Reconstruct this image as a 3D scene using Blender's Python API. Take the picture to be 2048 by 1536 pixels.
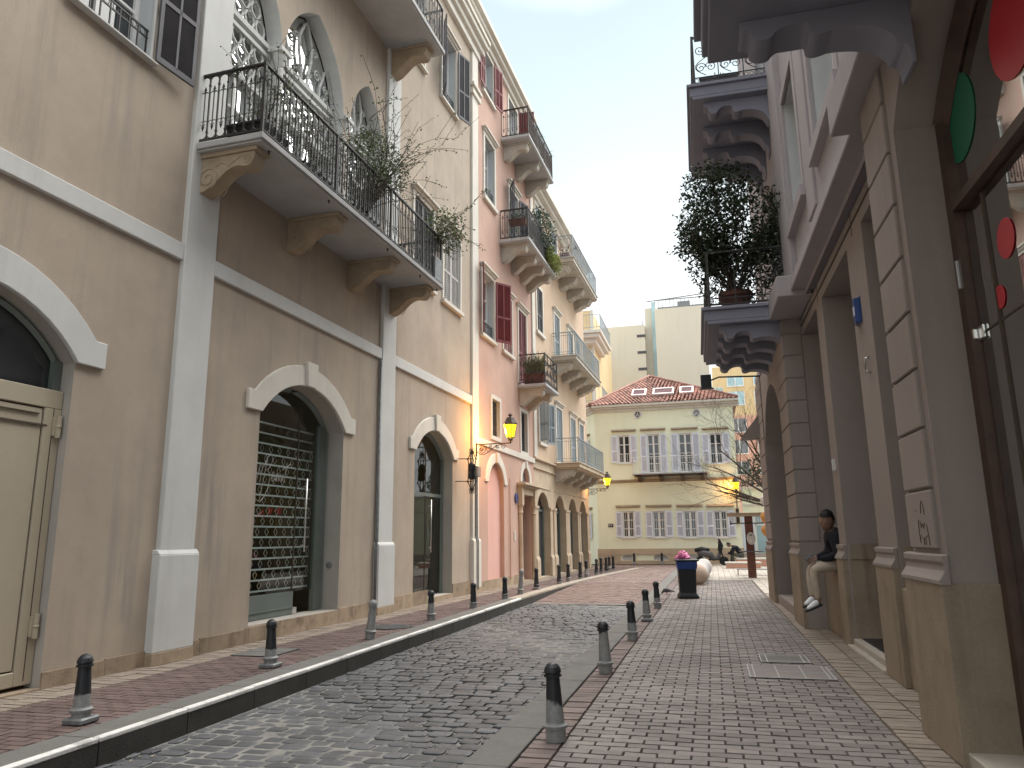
import bpy, bmesh, math, random
from mathutils import Vector, Matrix
from mathutils.geometry import tessellate_polygon
for o in list(bpy.data.objects): bpy.data.objects.remove(o)
SC = bpy.context.scene
COL = SC.collection
R = math.radians
# ------------------------------------------------------------------ camera
EYE = 1.45
cam = bpy.data.cameras.new("street_camera"); cam.sensor_width = 36; cam.lens = 25.98
cam.clip_start = .05; cam.clip_end = 2000
camo = bpy.data.objects.new("street_camera", cam); COL.objects.link(camo)
cm = Matrix(((0.96636892, 0.06316562, 0.24928141), (0.25690003, -0.19357536, -0.94685319), (-0.01155383, 0.97904989, -0.20329246)))
camo.matrix_world = Matrix.Translation((0, 0, EYE)) @ cm.to_4x4()
SC.camera = camo
# ------------------------------------------------------------------ sky, sun, exposure
SUN_EL, SUN_AZ = R(58), R(38)      # azimuth measured from +Y towards +X
w = bpy.data.worlds.new("World"); SC.world = w; w.use_nodes = True
nt = w.node_tree; nt.nodes.clear()
sky = nt.nodes.new("ShaderNodeTexSky"); sky.sky_type = 'NISHITA'; sky.sun_disc = False
sky.sun_elevation = SUN_EL; sky.sun_rotation = SUN_AZ; sky.air_density = 1.2; sky.dust_density = 3.5; sky.ozone_density = 1.0
hsv = nt.nodes.new("ShaderNodeHueSaturation"); hsv.inputs['Saturation'].default_value = .22; hsv.inputs['Value'].default_value = 1.0
cl = nt.nodes.new("ShaderNodeMix"); cl.data_type = 'RGBA'
cl.inputs['Factor'].default_value = .93
tcw = nt.nodes.new("ShaderNodeTexCoord"); spw = nt.nodes.new("ShaderNodeSeparateXYZ"); nt.links.new(tcw.outputs['Generated'], spw.inputs[0])
nzw = nt.nodes.new("ShaderNodeTexNoise"); nzw.inputs['Scale'].default_value = 2.2; nzw.inputs['Detail'].default_value = 5; nt.links.new(tcw.outputs['Generated'], nzw.inputs['Vector'])
adw = nt.nodes.new("ShaderNodeMath"); adw.operation = 'MULTIPLY_ADD'; adw.inputs[1].default_value = .22; nt.links.new(nzw.outputs[0], adw.inputs[0]); nt.links.new(spw.outputs[2], adw.inputs[2])
crw = nt.nodes.new("ShaderNodeValToRGB"); nt.links.new(adw.outputs[0], crw.inputs[0])     # overcast veil: brilliant low down, thin and bluer at mid height, bright overhead
for i_, (p_, c_) in enumerate(((0, (.72,.74,.74,1)), (.42, (.66,.69,.7,1)), (.6, (.44,.52,.545,1)), (.76, (.345,.43,.465,1)), (.95, (1.35,1.38,1.4,1)))):
    e_ = crw.color_ramp.elements[i_] if i_ < 2 else crw.color_ramp.elements.new(p_)
    e_.position = p_; e_.color = c_
mlw = nt.nodes.new("ShaderNodeVectorMath"); mlw.operation = 'SCALE'; mlw.inputs['Scale'].default_value = 5.6; nt.links.new(crw.outputs[0], mlw.inputs[0]); nt.links.new(mlw.outputs[0], cl.inputs[7])
bg = nt.nodes.new("ShaderNodeBackground"); bg.inputs['Strength'].default_value = .13
wo = nt.nodes.new("ShaderNodeOutputWorld")
nt.links.new(sky.outputs[0], hsv.inputs['Color']); nt.links.new(hsv.outputs[0], cl.inputs[6])
nt.links.new(cl.outputs[2], bg.inputs[0]); nt.links.new(bg.outputs[0], wo.inputs[0])
sl = bpy.data.lights.new("sun", 'SUN'); sl.energy = 2.0; sl.angle = R(70); sl.color = (1, .96, .9)
so = bpy.data.objects.new("sun", sl); COL.objects.link(so)
sd = Vector((math.sin(SUN_AZ) * math.cos(SUN_EL), math.cos(SUN_AZ) * math.cos(SUN_EL), math.sin(SUN_EL)))
so.rotation_euler = sd.to_track_quat('Z', 'Y').to_euler(); so.location = sd * 60
SC.view_settings.view_transform = 'Standard'; SC.view_settings.look = 'None'
SC.view_settings.exposure = 1.45; SC.view_settings.gamma = 1
try: SC.cycles.max_bounces = 7; SC.cycles.transparent_max_bounces = 12; SC.cycles.sample_clamp_indirect = 6; SC.cycles.use_denoising = True
except Exception: pass
# ------------------------------------------------------------------ helpers
rnd = random.Random(7)
class MB:
    """collects shapes into one mesh; T maps (u, v, z) facade coordinates to local xyz"""
    def __init__(s, T=None): s.v = []; s.f = []; s.T = T
    def add(s, vs, fs):
        b = len(s.v); T = s.T
        s.v.extend([T(*p) for p in vs] if T else [tuple(p) for p in vs])
        s.f.extend([tuple(i + b for i in f) for f in fs])
    def box(s, x0, x1, y0, y1, z0, z1):
        s.add([(x0,y0,z0),(x1,y0,z0),(x1,y1,z0),(x0,y1,z0),(x0,y0,z1),(x1,y0,z1),(x1,y1,z1),(x0,y1,z1)],
              [(0,3,2,1),(4,5,6,7),(0,1,5,4),(1,2,6,5),(2,3,7,6),(3,0,4,7)])
    def quad(s, a, b, c, d): s.add([a, b, c, d], [(0,1,2,3)])
    def prism(s, pts, ax, a0, a1):
        """polygon extruded along axis ax; pts are the two other coordinates in order"""
        n = len(pts)
        def mk(p, a): return (a, p[0], p[1]) if ax == 0 else ((p[0], a, p[1]) if ax == 1 else (p[0], p[1], a))
        s.add([mk(p, a0) for p in pts] + [mk(p, a1) for p in pts],
              [tuple(range(n))[::-1], tuple(range(n, 2*n))] + [(i, (i+1) % n, n + (i+1) % n, n + i) for i in range(n)])
    def tube(s, path, r, n=5, closed=False):
        P = [Vector(p) for p in path]; m = len(P); rr = r if isinstance(r, (list, tuple)) else [r]*m
        vs = []; ref = None
        for i in range(m):
            a = P[(i-1) % m] if (i > 0 or closed) else P[i]; b = P[(i+1) % m] if (i < m-1 or closed) else P[i]
            d = (b - a)
            if d.length < 1e-9: d = Vector((0,0,1))
            d.normalize()
            if ref is None:
                ref = Vector((0,0,1)) if abs(d.z) < .9 else Vector((1,0,0))
            x = d.cross(ref)
            if x.length < 1e-4: x = d.cross(Vector((.3,1,.2)))
            x.normalize(); y = d.cross(x); 
            for k in range(n):
                t = 2*math.pi*k/n; vs.append(tuple(P[i] + (x*math.cos(t) + y*math.sin(t))*rr[i]))
        fs = []
        for i in range(m if closed else m-1):
            j = (i+1) % m
            for k in range(n): fs.append((i*n+k, i*n+(k+1) % n, j*n+(k+1) % n, j*n+k))
        if not closed: fs += [tuple(range(n))[::-1], tuple(range((m-1)*n, m*n))]
        s.add(vs, fs)
    def lathe(s, prof, c=(0,0,0), n=16, sx=1, sy=1):
        vs = []; m = len(prof)
        for r, z in prof:
            for k in range(n):
                t = 2*math.pi*k/n; vs.append((c[0] + r*sx*math.cos(t), c[1] + r*sy*math.sin(t), c[2] + z))
        fs = [(i*n+k, i*n+(k+1) % n, (i+1)*n+(k+1) % n, (i+1)*n+k) for i in range(m-1) for k in range(n)]
        fs += [tuple(range(n))[::-1], tuple(range((m-1)*n, m*n))]
        s.add(vs, fs)
    def ball(s, c, r, n=12, m=8):
        r = r if isinstance(r, (tuple, list)) else (r, r, r)
        vs = [(c[0], c[1], c[2]-r[2])]
        for i in range(1, m):
            a = -math.pi/2 + math.pi*i/m
            for k in range(n):
                t = 2*math.pi*k/n; vs.append((c[0]+r[0]*math.cos(a)*math.cos(t), c[1]+r[1]*math.cos(a)*math.sin(t), c[2]+r[2]*math.sin(a)))
        vs.append((c[0], c[1], c[2]+r[2])); L = len(vs)-1
        fs = [(0, 1+(k+1) % n, 1+k) for k in range(n)]
        for i in range(m-2):
            for k in range(n): fs.append((1+i*n+k, 1+i*n+(k+1) % n, 1+(i+1)*n+(k+1) % n, 1+(i+1)*n+k))
        fs += [(L, 1+(m-2)*n+k, 1+(m-2)*n+(k+1) % n) for k in range(n)]
        s.add(vs, fs)
    def build(s, name, mat, parent=None, smooth=False, bevel=0, recalc=True):
        me = bpy.data.meshes.new(name); me.from_pydata(s.v, [], s.f); me.validate()
        if recalc:
            bm = bmesh.new(); bm.from_mesh(me); bmesh.ops.recalc_face_normals(bm, faces=bm.faces); bm.to_mesh(me); bm.free()
        if mat: me.materials.append(mat)
        if smooth:
            for p in me.polygons: p.use_smooth = True
        o = bpy.data.objects.new(name, me); COL.objects.link(o)
        if parent: o.parent = parent
        if bevel:
            b = o.modifiers.new("bevel", 'BEVEL'); b.width = bevel; b.segments = 1; b.limit_method = 'ANGLE'; b.angle_limit = R(40)
        return o
def tag(o, label, cat, group=None):
    o['label'] = label; o['category'] = cat
    if group: o['group'] = group
    return o
def struct(o): o['kind'] = 'structure'; return o
def thing(name, label, cat, loc=(0,0,0), rz=0, group=None):
    o = bpy.data.objects.new(name, None); o.empty_display_size = .2; COL.objects.link(o)
    o.location = loc; o.rotation_euler = (0, 0, rz)
    return tag(o, label, cat, group)
def dup_tree(src, parent=None):
    c = src.copy(); COL.objects.link(c)
    if parent: c.parent = parent
    for ch in list(src.children): dup_tree(ch, c)
    return c
def arc(cx, cz, r, a0, a1, n): return [(cx + r*math.cos(a0 + (a1-a0)*i/n), cz + r*math.sin(a0 + (a1-a0)*i/n)) for i in range(n+1)]
def spiral(cx, cz, r0, r1, a0, turns, n=18):
    return [(cx + (r0+(r1-r0)*i/n)*math.cos(a0+turns*2*math.pi*i/n), cz + (r0+(r1-r0)*i/n)*math.sin(a0+turns*2*math.pi*i/n)) for i in range(n+1)]
# ------------------------------------------------------------------ materials
def newmat(name):
    m = bpy.data.materials.new(name); m.use_nodes = True; t = m.node_tree; t.nodes.clear()
    o = t.nodes.new("ShaderNodeOutputMaterial"); b = t.nodes.new("ShaderNodeBsdfPrincipled"); t.links.new(b.outputs[0], o.inputs[0])
    return m, t, b, o
def mulc(c, k): return tuple(min(1, x*k) for x in c) + (1,)
def N(t, kind, **kw):
    n = t.nodes.new(kind)
    for k, v in kw.items(): n.inputs[k].default_value = v
    return n
def mixc(t, fac, a, b, mode='MIX'):
    n = t.nodes.new("ShaderNodeMix"); n.data_type = 'RGBA'; n.blend_type = mode
    for i, x in ((0, fac), (6, a), (7, b)):
        if hasattr(x, 'is_output') or isinstance(x, bpy.types.NodeSocket): t.links.new(x, n.inputs[i])
        else: n.inputs[i].default_value = x
    return n.outputs[2]
def ramp(t, src, a, b):
    n = t.nodes.new("ShaderNodeMapRange"); n.inputs[1].default_value = a; n.inputs[2].default_value = b; t.links.new(src, n.inputs[0]); return n.outputs[0]
def surf(name, col, rough=.8, var=.12, scale=1.5, streak=0., scol=(.16,.14,.12), fine=0., bump=.0, bscale=80., metal=0., island=0., rust=None, spec=.4, blotch=0., bcol=(.3,.2,.13)):
    """procedural surface: mottling, rain streaks, blotches, per-piece tone, fine bump"""
    m, t, b, o = newmat(name)
    tc = t.nodes.new("ShaderNodeTexCoord"); P = tc.outputs['Object']
    n1 = N(t, "ShaderNodeTexNoise", Scale=scale, Detail=6., Roughness=.6); t.links.new(P, n1.inputs['Vector'])
    c = mixc(t, ramp(t, n1.outputs[0], .3, .7), mulc(col, 1-var), mulc(col, 1+var))
    if fine:
        n2 = N(t, "ShaderNodeTexNoise", Scale=bscale, Detail=3.); t.links.new(P, n2.inputs['Vector'])
        f = t.nodes.new("ShaderNodeMath"); f.operation = 'MULTIPLY'; f.inputs[1].default_value = fine; t.links.new(ramp(t, n2.outputs[0], .35, .75), f.inputs[0])
        c = mixc(t, f.outputs[0], c, mulc(col, .45))
    if streak:
        mp = t.nodes.new("ShaderNodeMapping"); mp.inputs['Scale'].default_value = (2.6, 2.6, .16); t.links.new(P, mp.inputs[0])
        n3 = N(t, "ShaderNodeTexNoise", Scale=1.6, Detail=4., Roughness=.65); t.links.new(mp.outputs[0], n3.inputs['Vector'])
        n4 = N(t, "ShaderNodeTexNoise", Scale=.45, Detail=2.); t.links.new(P, n4.inputs['Vector'])
        f = t.nodes.new("ShaderNodeMath"); f.operation = 'MULTIPLY'; t.links.new(ramp(t, n3.outputs[0], .5, .8), f.inputs[0]); t.links.new(ramp(t, n4.outputs[0], .3, .62), f.inputs[1])
        g = t.nodes.new("ShaderNodeMath"); g.operation = 'MULTIPLY'; g.inputs[1].default_value = streak; t.links.new(f.outputs[0], g.inputs[0])
        c = mixc(t, g.outputs[0], c, tuple(scol) + (1,))
    if blotch:
        n5 = N(t, "ShaderNodeTexNoise", Scale=2.3, Detail=7., Roughness=.7); t.links.new(P, n5.inputs['Vector'])
        g = t.nodes.new("ShaderNodeMath"); g.operation = 'MULTIPLY'; g.inputs[1].default_value = blotch; t.links.new(ramp(t, n5.outputs[0], .5, .68), g.inputs[0])
        c = mixc(t, g.outputs[0], c, tuple(bcol) + (1,))
    if island:
        gi = t.nodes.new("ShaderNodeNewGeometry")
        mr = ramp(t, gi.outputs['Random Per Island'], 0, 1)
        h = t.nodes.new("ShaderNodeHueSaturation"); t.links.new(c, h.inputs['Color'])
        v = t.nodes.new("ShaderNodeMapRange"); v.inputs[3].default_value = 1-island; v.inputs[4].default_value = 1+island; t.links.new(mr, v.inputs[0])
        t.links.new(v.outputs[0], h.inputs['Value']); c = h.outputs[0]
    t.links.new(c, b.inputs['Base Color'])
    b.inputs['Roughness'].default_value = rough; b.inputs['Metallic'].default_value = metal
    b.inputs['Specular IOR Level'].default_value = spec
    if bump:
        n6 = N(t, "ShaderNodeTexNoise", Scale=bscale, Detail=4.); t.links.new(P, n6.inputs['Vector'])
        bp = t.nodes.new("ShaderNodeBump"); bp.inputs['Strength'].default_value = bump; bp.inputs['Distance'].default_value = .01
        t.links.new(n6.outputs[0], bp.inputs['Height']); t.links.new(bp.outputs[0], b.inputs['Normal'])
    return m
def leafmat(name, a, b2):
    m, t, b, o = newmat(name)
    gi = t.nodes.new("ShaderNodeNewGeometry"); c = mixc(t, gi.outputs['Random Per Island'], tuple(a) + (1,), tuple(b2) + (1,))
    t.links.new(c, b.inputs['Base Color']); b.inputs['Roughness'].default_value = .5
    tr = t.nodes.new("ShaderNodeBsdfTranslucent"); t.links.new(c, tr.inputs[0])
    mx = t.nodes.new("ShaderNodeMixShader"); mx.inputs[0].default_value = .25
    t.links.new(b.outputs[0], mx.inputs[1]); t.links.new(tr.outputs[0], mx.inputs[2]); t.links.new(mx.outputs[0], o.inputs[0])
    return m
def glassmat(name, tint=(.8,.85,.85), base=.0):
    """a real pane: clear in the middle, mirror-like at a glancing view"""
    m, t, b, o = newmat(name); t.nodes.remove(b)
    tr = t.nodes.new("ShaderNodeBsdfTransparent"); tr.inputs[0].default_value = tuple(tint) + (1,)
    gl = t.nodes.new("ShaderNodeBsdfGlossy"); gl.inputs['Roughness'].default_value = .01; gl.inputs[0].default_value = (.92,.95,.95,1)
    fr = t.nodes.new("ShaderNodeFresnel"); fr.inputs[0].default_value = 1.5
    ad = t.nodes.new("ShaderNodeMath"); ad.operation = 'ADD'; ad.use_clamp = True; ad.inputs[1].default_value = base; t.links.new(fr.outputs[0], ad.inputs[0])
    ge = t.nodes.new("ShaderNodeNewGeometry"); iv = t.nodes.new("ShaderNodeMath"); iv.operation = 'SUBTRACT'; iv.inputs[0].default_value = 1; t.links.new(ge.outputs['Backfacing'], iv.inputs[1])
    ml = t.nodes.new("ShaderNodeMath"); ml.operation = 'MULTIPLY'; t.links.new(ad.outputs[0], ml.inputs[0]); t.links.new(iv.outputs[0], ml.inputs[1])
    mx = t.nodes.new("ShaderNodeMixShader"); t.links.new(ml.outputs[0], mx.inputs[0]); t.links.new(tr.outputs[0], mx.inputs[1]); t.links.new(gl.outputs[0], mx.inputs[2])
    t.links.new(mx.outputs[0], o.inputs[0]); return m
def emis(name, col, s):
    m, t, b, o = newmat(name); b.inputs['Base Color'].default_value = tuple(col) + (1,)
    b.inputs['Emission Color'].default_value = tuple(col) + (1,); b.inputs['Emission Strength'].default_value = s; return m
M = {}
M['tan'] = surf("tan_stucco", (.455,.38,.305), .92, .12, .7, .85, (.225,.21,.195), .28, .6, 130, blotch=.22, bcol=(.3,.26,.22))
M['salmon'] = surf("salmon_stucco", (.52,.35,.285), .92, .1, .8, .4, (.4,.22,.16), .15, .3, 120)
M['pink'] = surf("pink_stucco", (.66,.4,.35), .9, .05, .8, .15, (.5,.3,.25), .05, .2, 120)
M['ochre'] = surf("ochre_stucco", (.58,.44,.32), .92, .1, .8, .35, (.4,.27,.16), .15, .3, 120)
M['ochre_stone'] = surf("sand_stone", (.52,.42,.31), .9, .14, 1.6, .4, (.3,.22,.14), .2, .4, 60)
M['yellow'] = surf("pale_yellow_stucco", (.83,.86,.68), .9, .05, .5, .2, (.5,.46,.3), 0, .2, 100)
M['trim'] = surf("pale_trim_stone", (.6,.605,.59), .85, .06, 1.4, .3, (.34,.31,.27), .1, .2, 90)
M['trimw'] = surf("warm_trim_stone", (.64,.61,.55), .85, .07, 1.4, .3, (.4,.34,.27), .1, .2, 90)
M['slab'] = surf("balcony_slab_stone", (.42,.42,.42), .8, .1, 1.2, .3, (.2,.19,.18), .1, .2, 60)
M['corbel'] = surf("carved_corbel_stone", (.36,.29,.21), .9, .16, 3, .4, (.25,.18,.12), .15, .3, 60)
M['gcorbel'] = surf("grey_corbel_stone", (.46,.43,.38), .9, .12, 3, .35, (.22,.2,.17), .1, .3, 60)
M['plinth'] = surf("plinth_stone", (.35,.27,.19), .85, .16, 3, .8, (.15,.11,.08), .2, .4, 50, blotch=.85, bcol=(.14,.1,.07), island=.18)
M['mauve'] = surf("mauve_stone_render", (.29,.252,.233), .9, .08, .8, .35, (.17,.135,.115), .15, .35, 110)
M['mauve_low'] = surf("brown_stained_stone", (.3,.245,.185), .88, .14, 1.6, 1.0, (.1,.065,.045), .25, .4, 70, blotch=.45, bcol=(.15,.1,.07))
M['mauve_up'] = surf("upper_mauve_render", (.37,.34,.355), .9, .06, .7, .3, (.24,.2,.2), .08, .25, 110)
M['glare_soffit'] = surf("glare_tinted_slab", (.225,.23,.285), .8, .08, 1, .2, (.12,.12,.13), 0, .1, 50)  # bluish lift is lens veiling glare put into the slab colour
M['iron'] = surf("black_wrought_iron", (.028,.026,.026), .55, .25, 9, 0, bump=.1, spec=.5)
M['rustiron'] = surf("weathered_brown_iron", (.06,.045,.038), .65, .3, 9)
M['paleiron'] = surf("pale_blue_painted_iron", (.3,.35,.38), .55, .1, 5)
M['shut_grey'] = surf("dark_grey_shutter_paint", (.085,.083,.093), .6, .12, 3, .2, (.05,.05,.05))
M['shut_pale'] = surf("weathered_pale_shutter_paint", (.46,.44,.42), .65, .12, 3, .3, (.3,.28,.25))
M['shut_red'] = surf("oxblood_shutter_paint", (.17,.035,.042), .6, .15, 3, .2, (.1,.03,.03))
M['shut_pink'] = surf("faded_red_shutter_paint", (.33,.16,.145), .65, .15, 3, .3, (.2,.09,.08))
M['shut_blue'] = surf("grey_blue_shutter_paint", (.31,.36,.4), .6, .08, 3, .2, (.25,.28,.3))
M['shut_lilac'] = surf("lilac_white_shutter_paint", (.7,.74,.86), .6, .05, 2, .12, (.5,.5,.56))
M['white'] = surf("white_window_paint", (.75,.75,.74), .5, .05, 3)
M['arch_shade'] = surf("shaded_arch_reveal", (.4,.375,.34), .9, .1, 1.4, .5, (.25,.22,.19), .1, .2, 80)  # trim colour darkened to stand for shade inside the street arches, plus rain streaks
M['sky_pane'] = surf("maroon_tinted_skylight", (.085,.035,.04), .7, .3, 2, spec=.15)
M['edge_brick'] = surf("faded_edge_paver", (.2,.155,.142), .75, .16, 5, fine=.5, bump=.5, bscale=110, island=.18, blotch=.25, bcol=(.11,.09,.08))
M['reveal'] = surf("painted_reveal", (.5,.52,.53), .85, .06, 1)
M['pane'] = surf("dark_window_pane", (.035,.04,.045), .04, .3, .8, spec=.9)
M['pane_grey'] = surf("curtained_window_pane", (.16,.17,.18), .08, .3, 1.2, spec=.8)
M['pane_blue'] = surf("light_blue_pane", (.35,.52,.58), .1, .2, .5, spec=.8)  # light blue glass, one base tone
M['glass'] = glassmat("clear_shop_glass"); M['dglass'] = glassmat("shop_door_glass", (.55,.57,.55), .5)
M['mirror'] = glassmat("bright_upper_glass", (.55,.6,.62), .72)
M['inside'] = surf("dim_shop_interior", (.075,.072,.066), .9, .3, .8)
M['green_metal'] = surf("grey_green_door_frame", (.17,.2,.185), .45, .1, 2, metal=.3)
M['steel'] = surf("bright_steel", (.72,.72,.7), .28, .05, 5, metal=.85)
M['beige_metal'] = surf("beige_painted_steel", (.42,.365,.275), .5, .06, .8, .2, (.33,.26,.16), .05, .12, 30)
M['seam'] = surf("dark_seam", (.07,.055,.04), .8)
M['wood'] = surf("dark_red_brown_wood", (.075,.045,.034), .5, .25, 6, .4, (.04,.025,.018))
M['cobble'] = surf("basalt_cobble", (.088,.09,.096), .62, .26, 4, fine=.3, bump=.35, bscale=45, island=.28, spec=.5)
M['cobble_bed'] = surf("sandy_cobble_joint", (.2,.195,.18), .95, .3, 7, bump=.5, bscale=60)
M['grey_brick'] = surf("grey_mauve_paver", (.235,.207,.193), .74, .2, .9, fine=.5, bump=.5, bscale=110, island=.2, blotch=.35, bcol=(.12,.1,.09))
M['red_brick'] = surf("red_brown_paver", (.145,.102,.094), .75, .22, 1.1, fine=.4, bump=.4, bscale=110, island=.16, blotch=.2, bcol=(.12,.06,.05))
M['road_brick'] = surf("dusty_rose_paver", (.26,.19,.17), .7, .16, 4, fine=.4, bump=.4, bscale=90, island=.22)
M['tan_brick'] = surf("sandy_paver", (.3,.25,.205), .75, .15, 4, fine=.4, bump=.4, bscale=100, island=.12, blotch=.25, bcol=(.2,.14,.09))
M['joint'] = surf("dark_joint", (.07,.06,.055), .95, .3, 8)
M['kerb'] = surf("kerb_concrete", (.15,.145,.135), .85, .15, 4, fine=.3, bump=.4, bscale=60)
M['kerb_dark'] = surf("tar_dark_kerb_face", (.05,.047,.042), .8, .25, 4, .4, (.02,.02,.02), .2, .4, 50)
M['kerb_stone'] = surf("beige_kerb_stone", (.33,.29,.24), .85, .14, 3, fine=.3, bump=.3, bscale=50)
M['kerb_white'] = surf("worn_white_kerb_paint", (.72,.71,.68), .75, .08, 8, blotch=.75, bcol=(.24,.23,.215), bump=.4, bscale=60)
M['plaza'] = surf("pale_plaza_stone", (.42,.38,.33), .8, .15, 1.5, fine=.2, bump=.2, bscale=40)
M['roof'] = surf("terracotta_tile", (.36,.195,.155), .85, .25, 3, island=.45, blotch=.4, bcol=(.2,.09,.07))
M['cream'] = surf("cream_render_tower", (.66,.62,.52), .95, .06, .12, .3, (.45,.41,.33))
M['cream2'] = surf("pale_cream_render_tower", (.68,.63,.5), .95, .05, .1, .25, (.5,.45,.36))
M['pastel_y'] = surf("apricot_render", (.68,.52,.3), .95, .06, .3); M['pastel_p'] = surf("rose_render", (.68,.4,.31), .95, .06, .3)
M['terracotta'] = surf("terracotta_pot", (.14,.062,.05), .8, .2, 5, bump=.2, bscale=40)
M['black_plastic'] = surf("black_plastic", (.012,.013,.016), .45, .2, 3, spec=.4)
M['blue_plastic'] = surf("blue_bin_liner", (.01,.045,.2), .35, .3, 8, bump=.5, bscale=20)
M['pink_plastic'] = surf("pink_bag_plastic", (.75,.2,.4), .35, .2, 10, bump=.6, bscale=25)
M['ballstone'] = surf("weathered_ball_stone", (.46,.36,.29), .9, .15, 3, .4, (.25,.18,.13), .2, .3, 50)
M['ballpale'] = surf("pale_ball_stone", (.52,.5,.48), .9, .1, 3, .3, (.3,.28,.25), .2, .3, 50)
M['grass'] = leafmat("dark_leaf", (.012,.02,.012), (.035,.06,.025)); M['olive'] = leafmat("olive_leaf", (.035,.055,.022), (.1,.135,.05))
M['fern'] = leafmat("yellow_green_fern", (.1,.13,.02), (.25,.28,.06)); M['bluegreen'] = leafmat("blue_green_leaf", (.02,.04,.025), (.06,.1,.06))
M['blade'] = leafmat("grass_blade", (.05,.07,.03), (.16,.17,.08))
M['bark'] = surf("bark", (.07,.05,.04), .9, .3, 12)
M['lamp'] = emis("lit_amber_lamp_glass", (1, .66, .02), .75)
M['warm_bulb'] = emis("warm_shop_bulb", (1, .6, .12), 5)
M['grille'] = surf("galvanised_grille", (.8,.79,.76), .45, .08, 6, spec=.8)
M['skin'] = surf("skin", (.25,.155,.115), .55, .08, 14); M['hair'] = surf("black_hair", (.012,.01,.01), .6, .3, 60)
M['navy'] = surf("navy_jacket_cloth", (.009,.01,.017), .85, .25, 20, bump=.4, bscale=40)
M['khaki'] = surf("khaki_trouser_cloth", (.44,.375,.3), .9, .12, 12, bump=.5, bscale=30); M['olivecloth'] = surf("olive_trouser_cloth", (.07,.075,.06), .9, .2, 12)
M['shoe'] = surf("white_shoe_leather", (.72,.74,.77), .5, .06, 20); M['sole'] = surf("dark_sole", (.03,.03,.035), .7)
M['bluesign'] = surf("blue_enamel_plate", (.02,.055,.2), .3, .1, 5); M['navysign'] = surf("navy_plate", (.012,.012,.04), .4)
M['reddot'] = surf("red_vinyl_dot", (.5,.03,.045), .35, .05, 2); M['greendot'] = surf("green_vinyl_dot", (.02,.17,.1), .35, .05, 2)
M['maroon'] = surf("maroon_skylight_frame", (.62,.5,.48), .6, .1, 3); M['red_wood'] = surf("red_brown_post", (.13,.055,.04), .7, .25, 7)
M['greymetal'] = surf("grey_bare_metal", (.2,.21,.215), .55, .25, 14, metal=.4, bump=.3, bscale=40)
def bollard_mat():
    """black paint worn off to bare grey metal, higher or lower on each bollard"""
    m, t, b, o = newmat("chipped_black_paint")
    tc = t.nodes.new("ShaderNodeTexCoord"); oi = t.nodes.new("ShaderNodeObjectInfo")
    sp = t.nodes.new("ShaderNodeSeparateXYZ"); t.links.new(tc.outputs['Object'], sp.inputs[0])
    n = N(t, "ShaderNodeTexNoise", Scale=9., Detail=5.); n.noise_dimensions = '4D'; t.links.new(tc.outputs['Object'], n.inputs['Vector'])
    mr = t.nodes.new("ShaderNodeSeparateColor"); t.links.new(oi.outputs['Color'], mr.inputs[0]); t.links.new(oi.outputs['Random'], n.inputs['W'])
    a = t.nodes.new("ShaderNodeMath"); a.operation = 'MULTIPLY_ADD'; a.inputs[1].default_value = .2; t.links.new(n.outputs[0], a.inputs[0]); t.links.new(sp.outputs[2], a.inputs[2])
    s = t.nodes.new("ShaderNodeMath"); s.operation = 'SUBTRACT'; t.links.new(a.outputs[0], s.inputs[0]); t.links.new(mr.outputs[0], s.inputs[1])
    f = ramp(t, s.outputs[0], .1, .115)
    n2 = N(t, "ShaderNodeTexNoise", Scale=30., Detail=4.); t.links.new(tc.outputs['Object'], n2.inputs['Vector'])
    g = mixc(t, n2.outputs[0], (.12,.125,.125,1), (.34,.345,.34,1))
    c = mixc(t, f, g, (.014,.016,.02,1)); t.links.new(c, b.inputs['Base Color'])
    b.inputs['Roughness'].default_value = .5
    return m
M['bollard'] = bollard_mat()
# ------------------------------------------------------------------ the setting: ground, road, pavements
LP = Vector((-6.66, 6.0, 0)); LA = -math.atan(.028)     # the left-hand street line
RP = Vector((1.73, 9.08, 0)); RA = math.atan(.017)      # the right-hand street line
def lw(u, v=0, z=0):
    return LP + Vector((math.cos(LA)*v - math.sin(LA)*u, math.sin(LA)*v + math.cos(LA)*u, z))
def rw(u, v=0, z=0):
    return RP + Vector((-math.cos(RA)*v - math.sin(RA)*u, -math.sin(RA)*v + math.cos(RA)*u, z))
b = MB(); b.quad((-900,-300,-.45),(900,-300,-.45),(900,1500,-.45),(-900,1500,-.45)); struct(b.build("ground", M['plaza'], recalc=False))
RZ = -.19
def kx(y):      # left kerb line, bending right at the far end
    return -4.56 if y < 17 else (-4.56 + .0042*(y-17)**2 if y < 30 else -3.85 + .11*(y-30))
def ramp_z(y): return RZ if y < 18.8 else (RZ + (y-18.8)/6.*(-.012-RZ) if y < 24.8 else -.012)
def pavers(mb, x0f, x1f, y0, y1, L, D, gap, zf, seed, stag=.5, lift=.004, ch=.004, jx=.0):
    r = random.Random(seed); y = y0; row = 0
    while y < y1:
        x0 = x0f(y); x1 = x1f(y); x = x0 - (L*stag if row % 2 else 0) - r.random()*jx
        while x < x1:
            a, c = max(x, x0) + gap/2, min(x+L, x1) - gap/2
            if c - a > .03:
                z = zf(y) + r.uniform(-lift, lift); t1 = r.uniform(-.002,.002); q = y + gap/2; p = y + D - gap/2
                mb.add([(a,q,z-.03),(c,q,z-.03),(c,p,z-.03),(a,p,z-.03),(a+ch,q+ch,z+t1),(c-ch,q+ch,z-t1),(c-ch,p-ch,z-t1),(a+ch,p-ch,z+t1)],
                       [(4,5,6,7),(0,1,5,4),(1,2,6,5),(2,3,7,6),(3,0,4,7)])
            x += L
        y += D; row += 1
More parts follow.
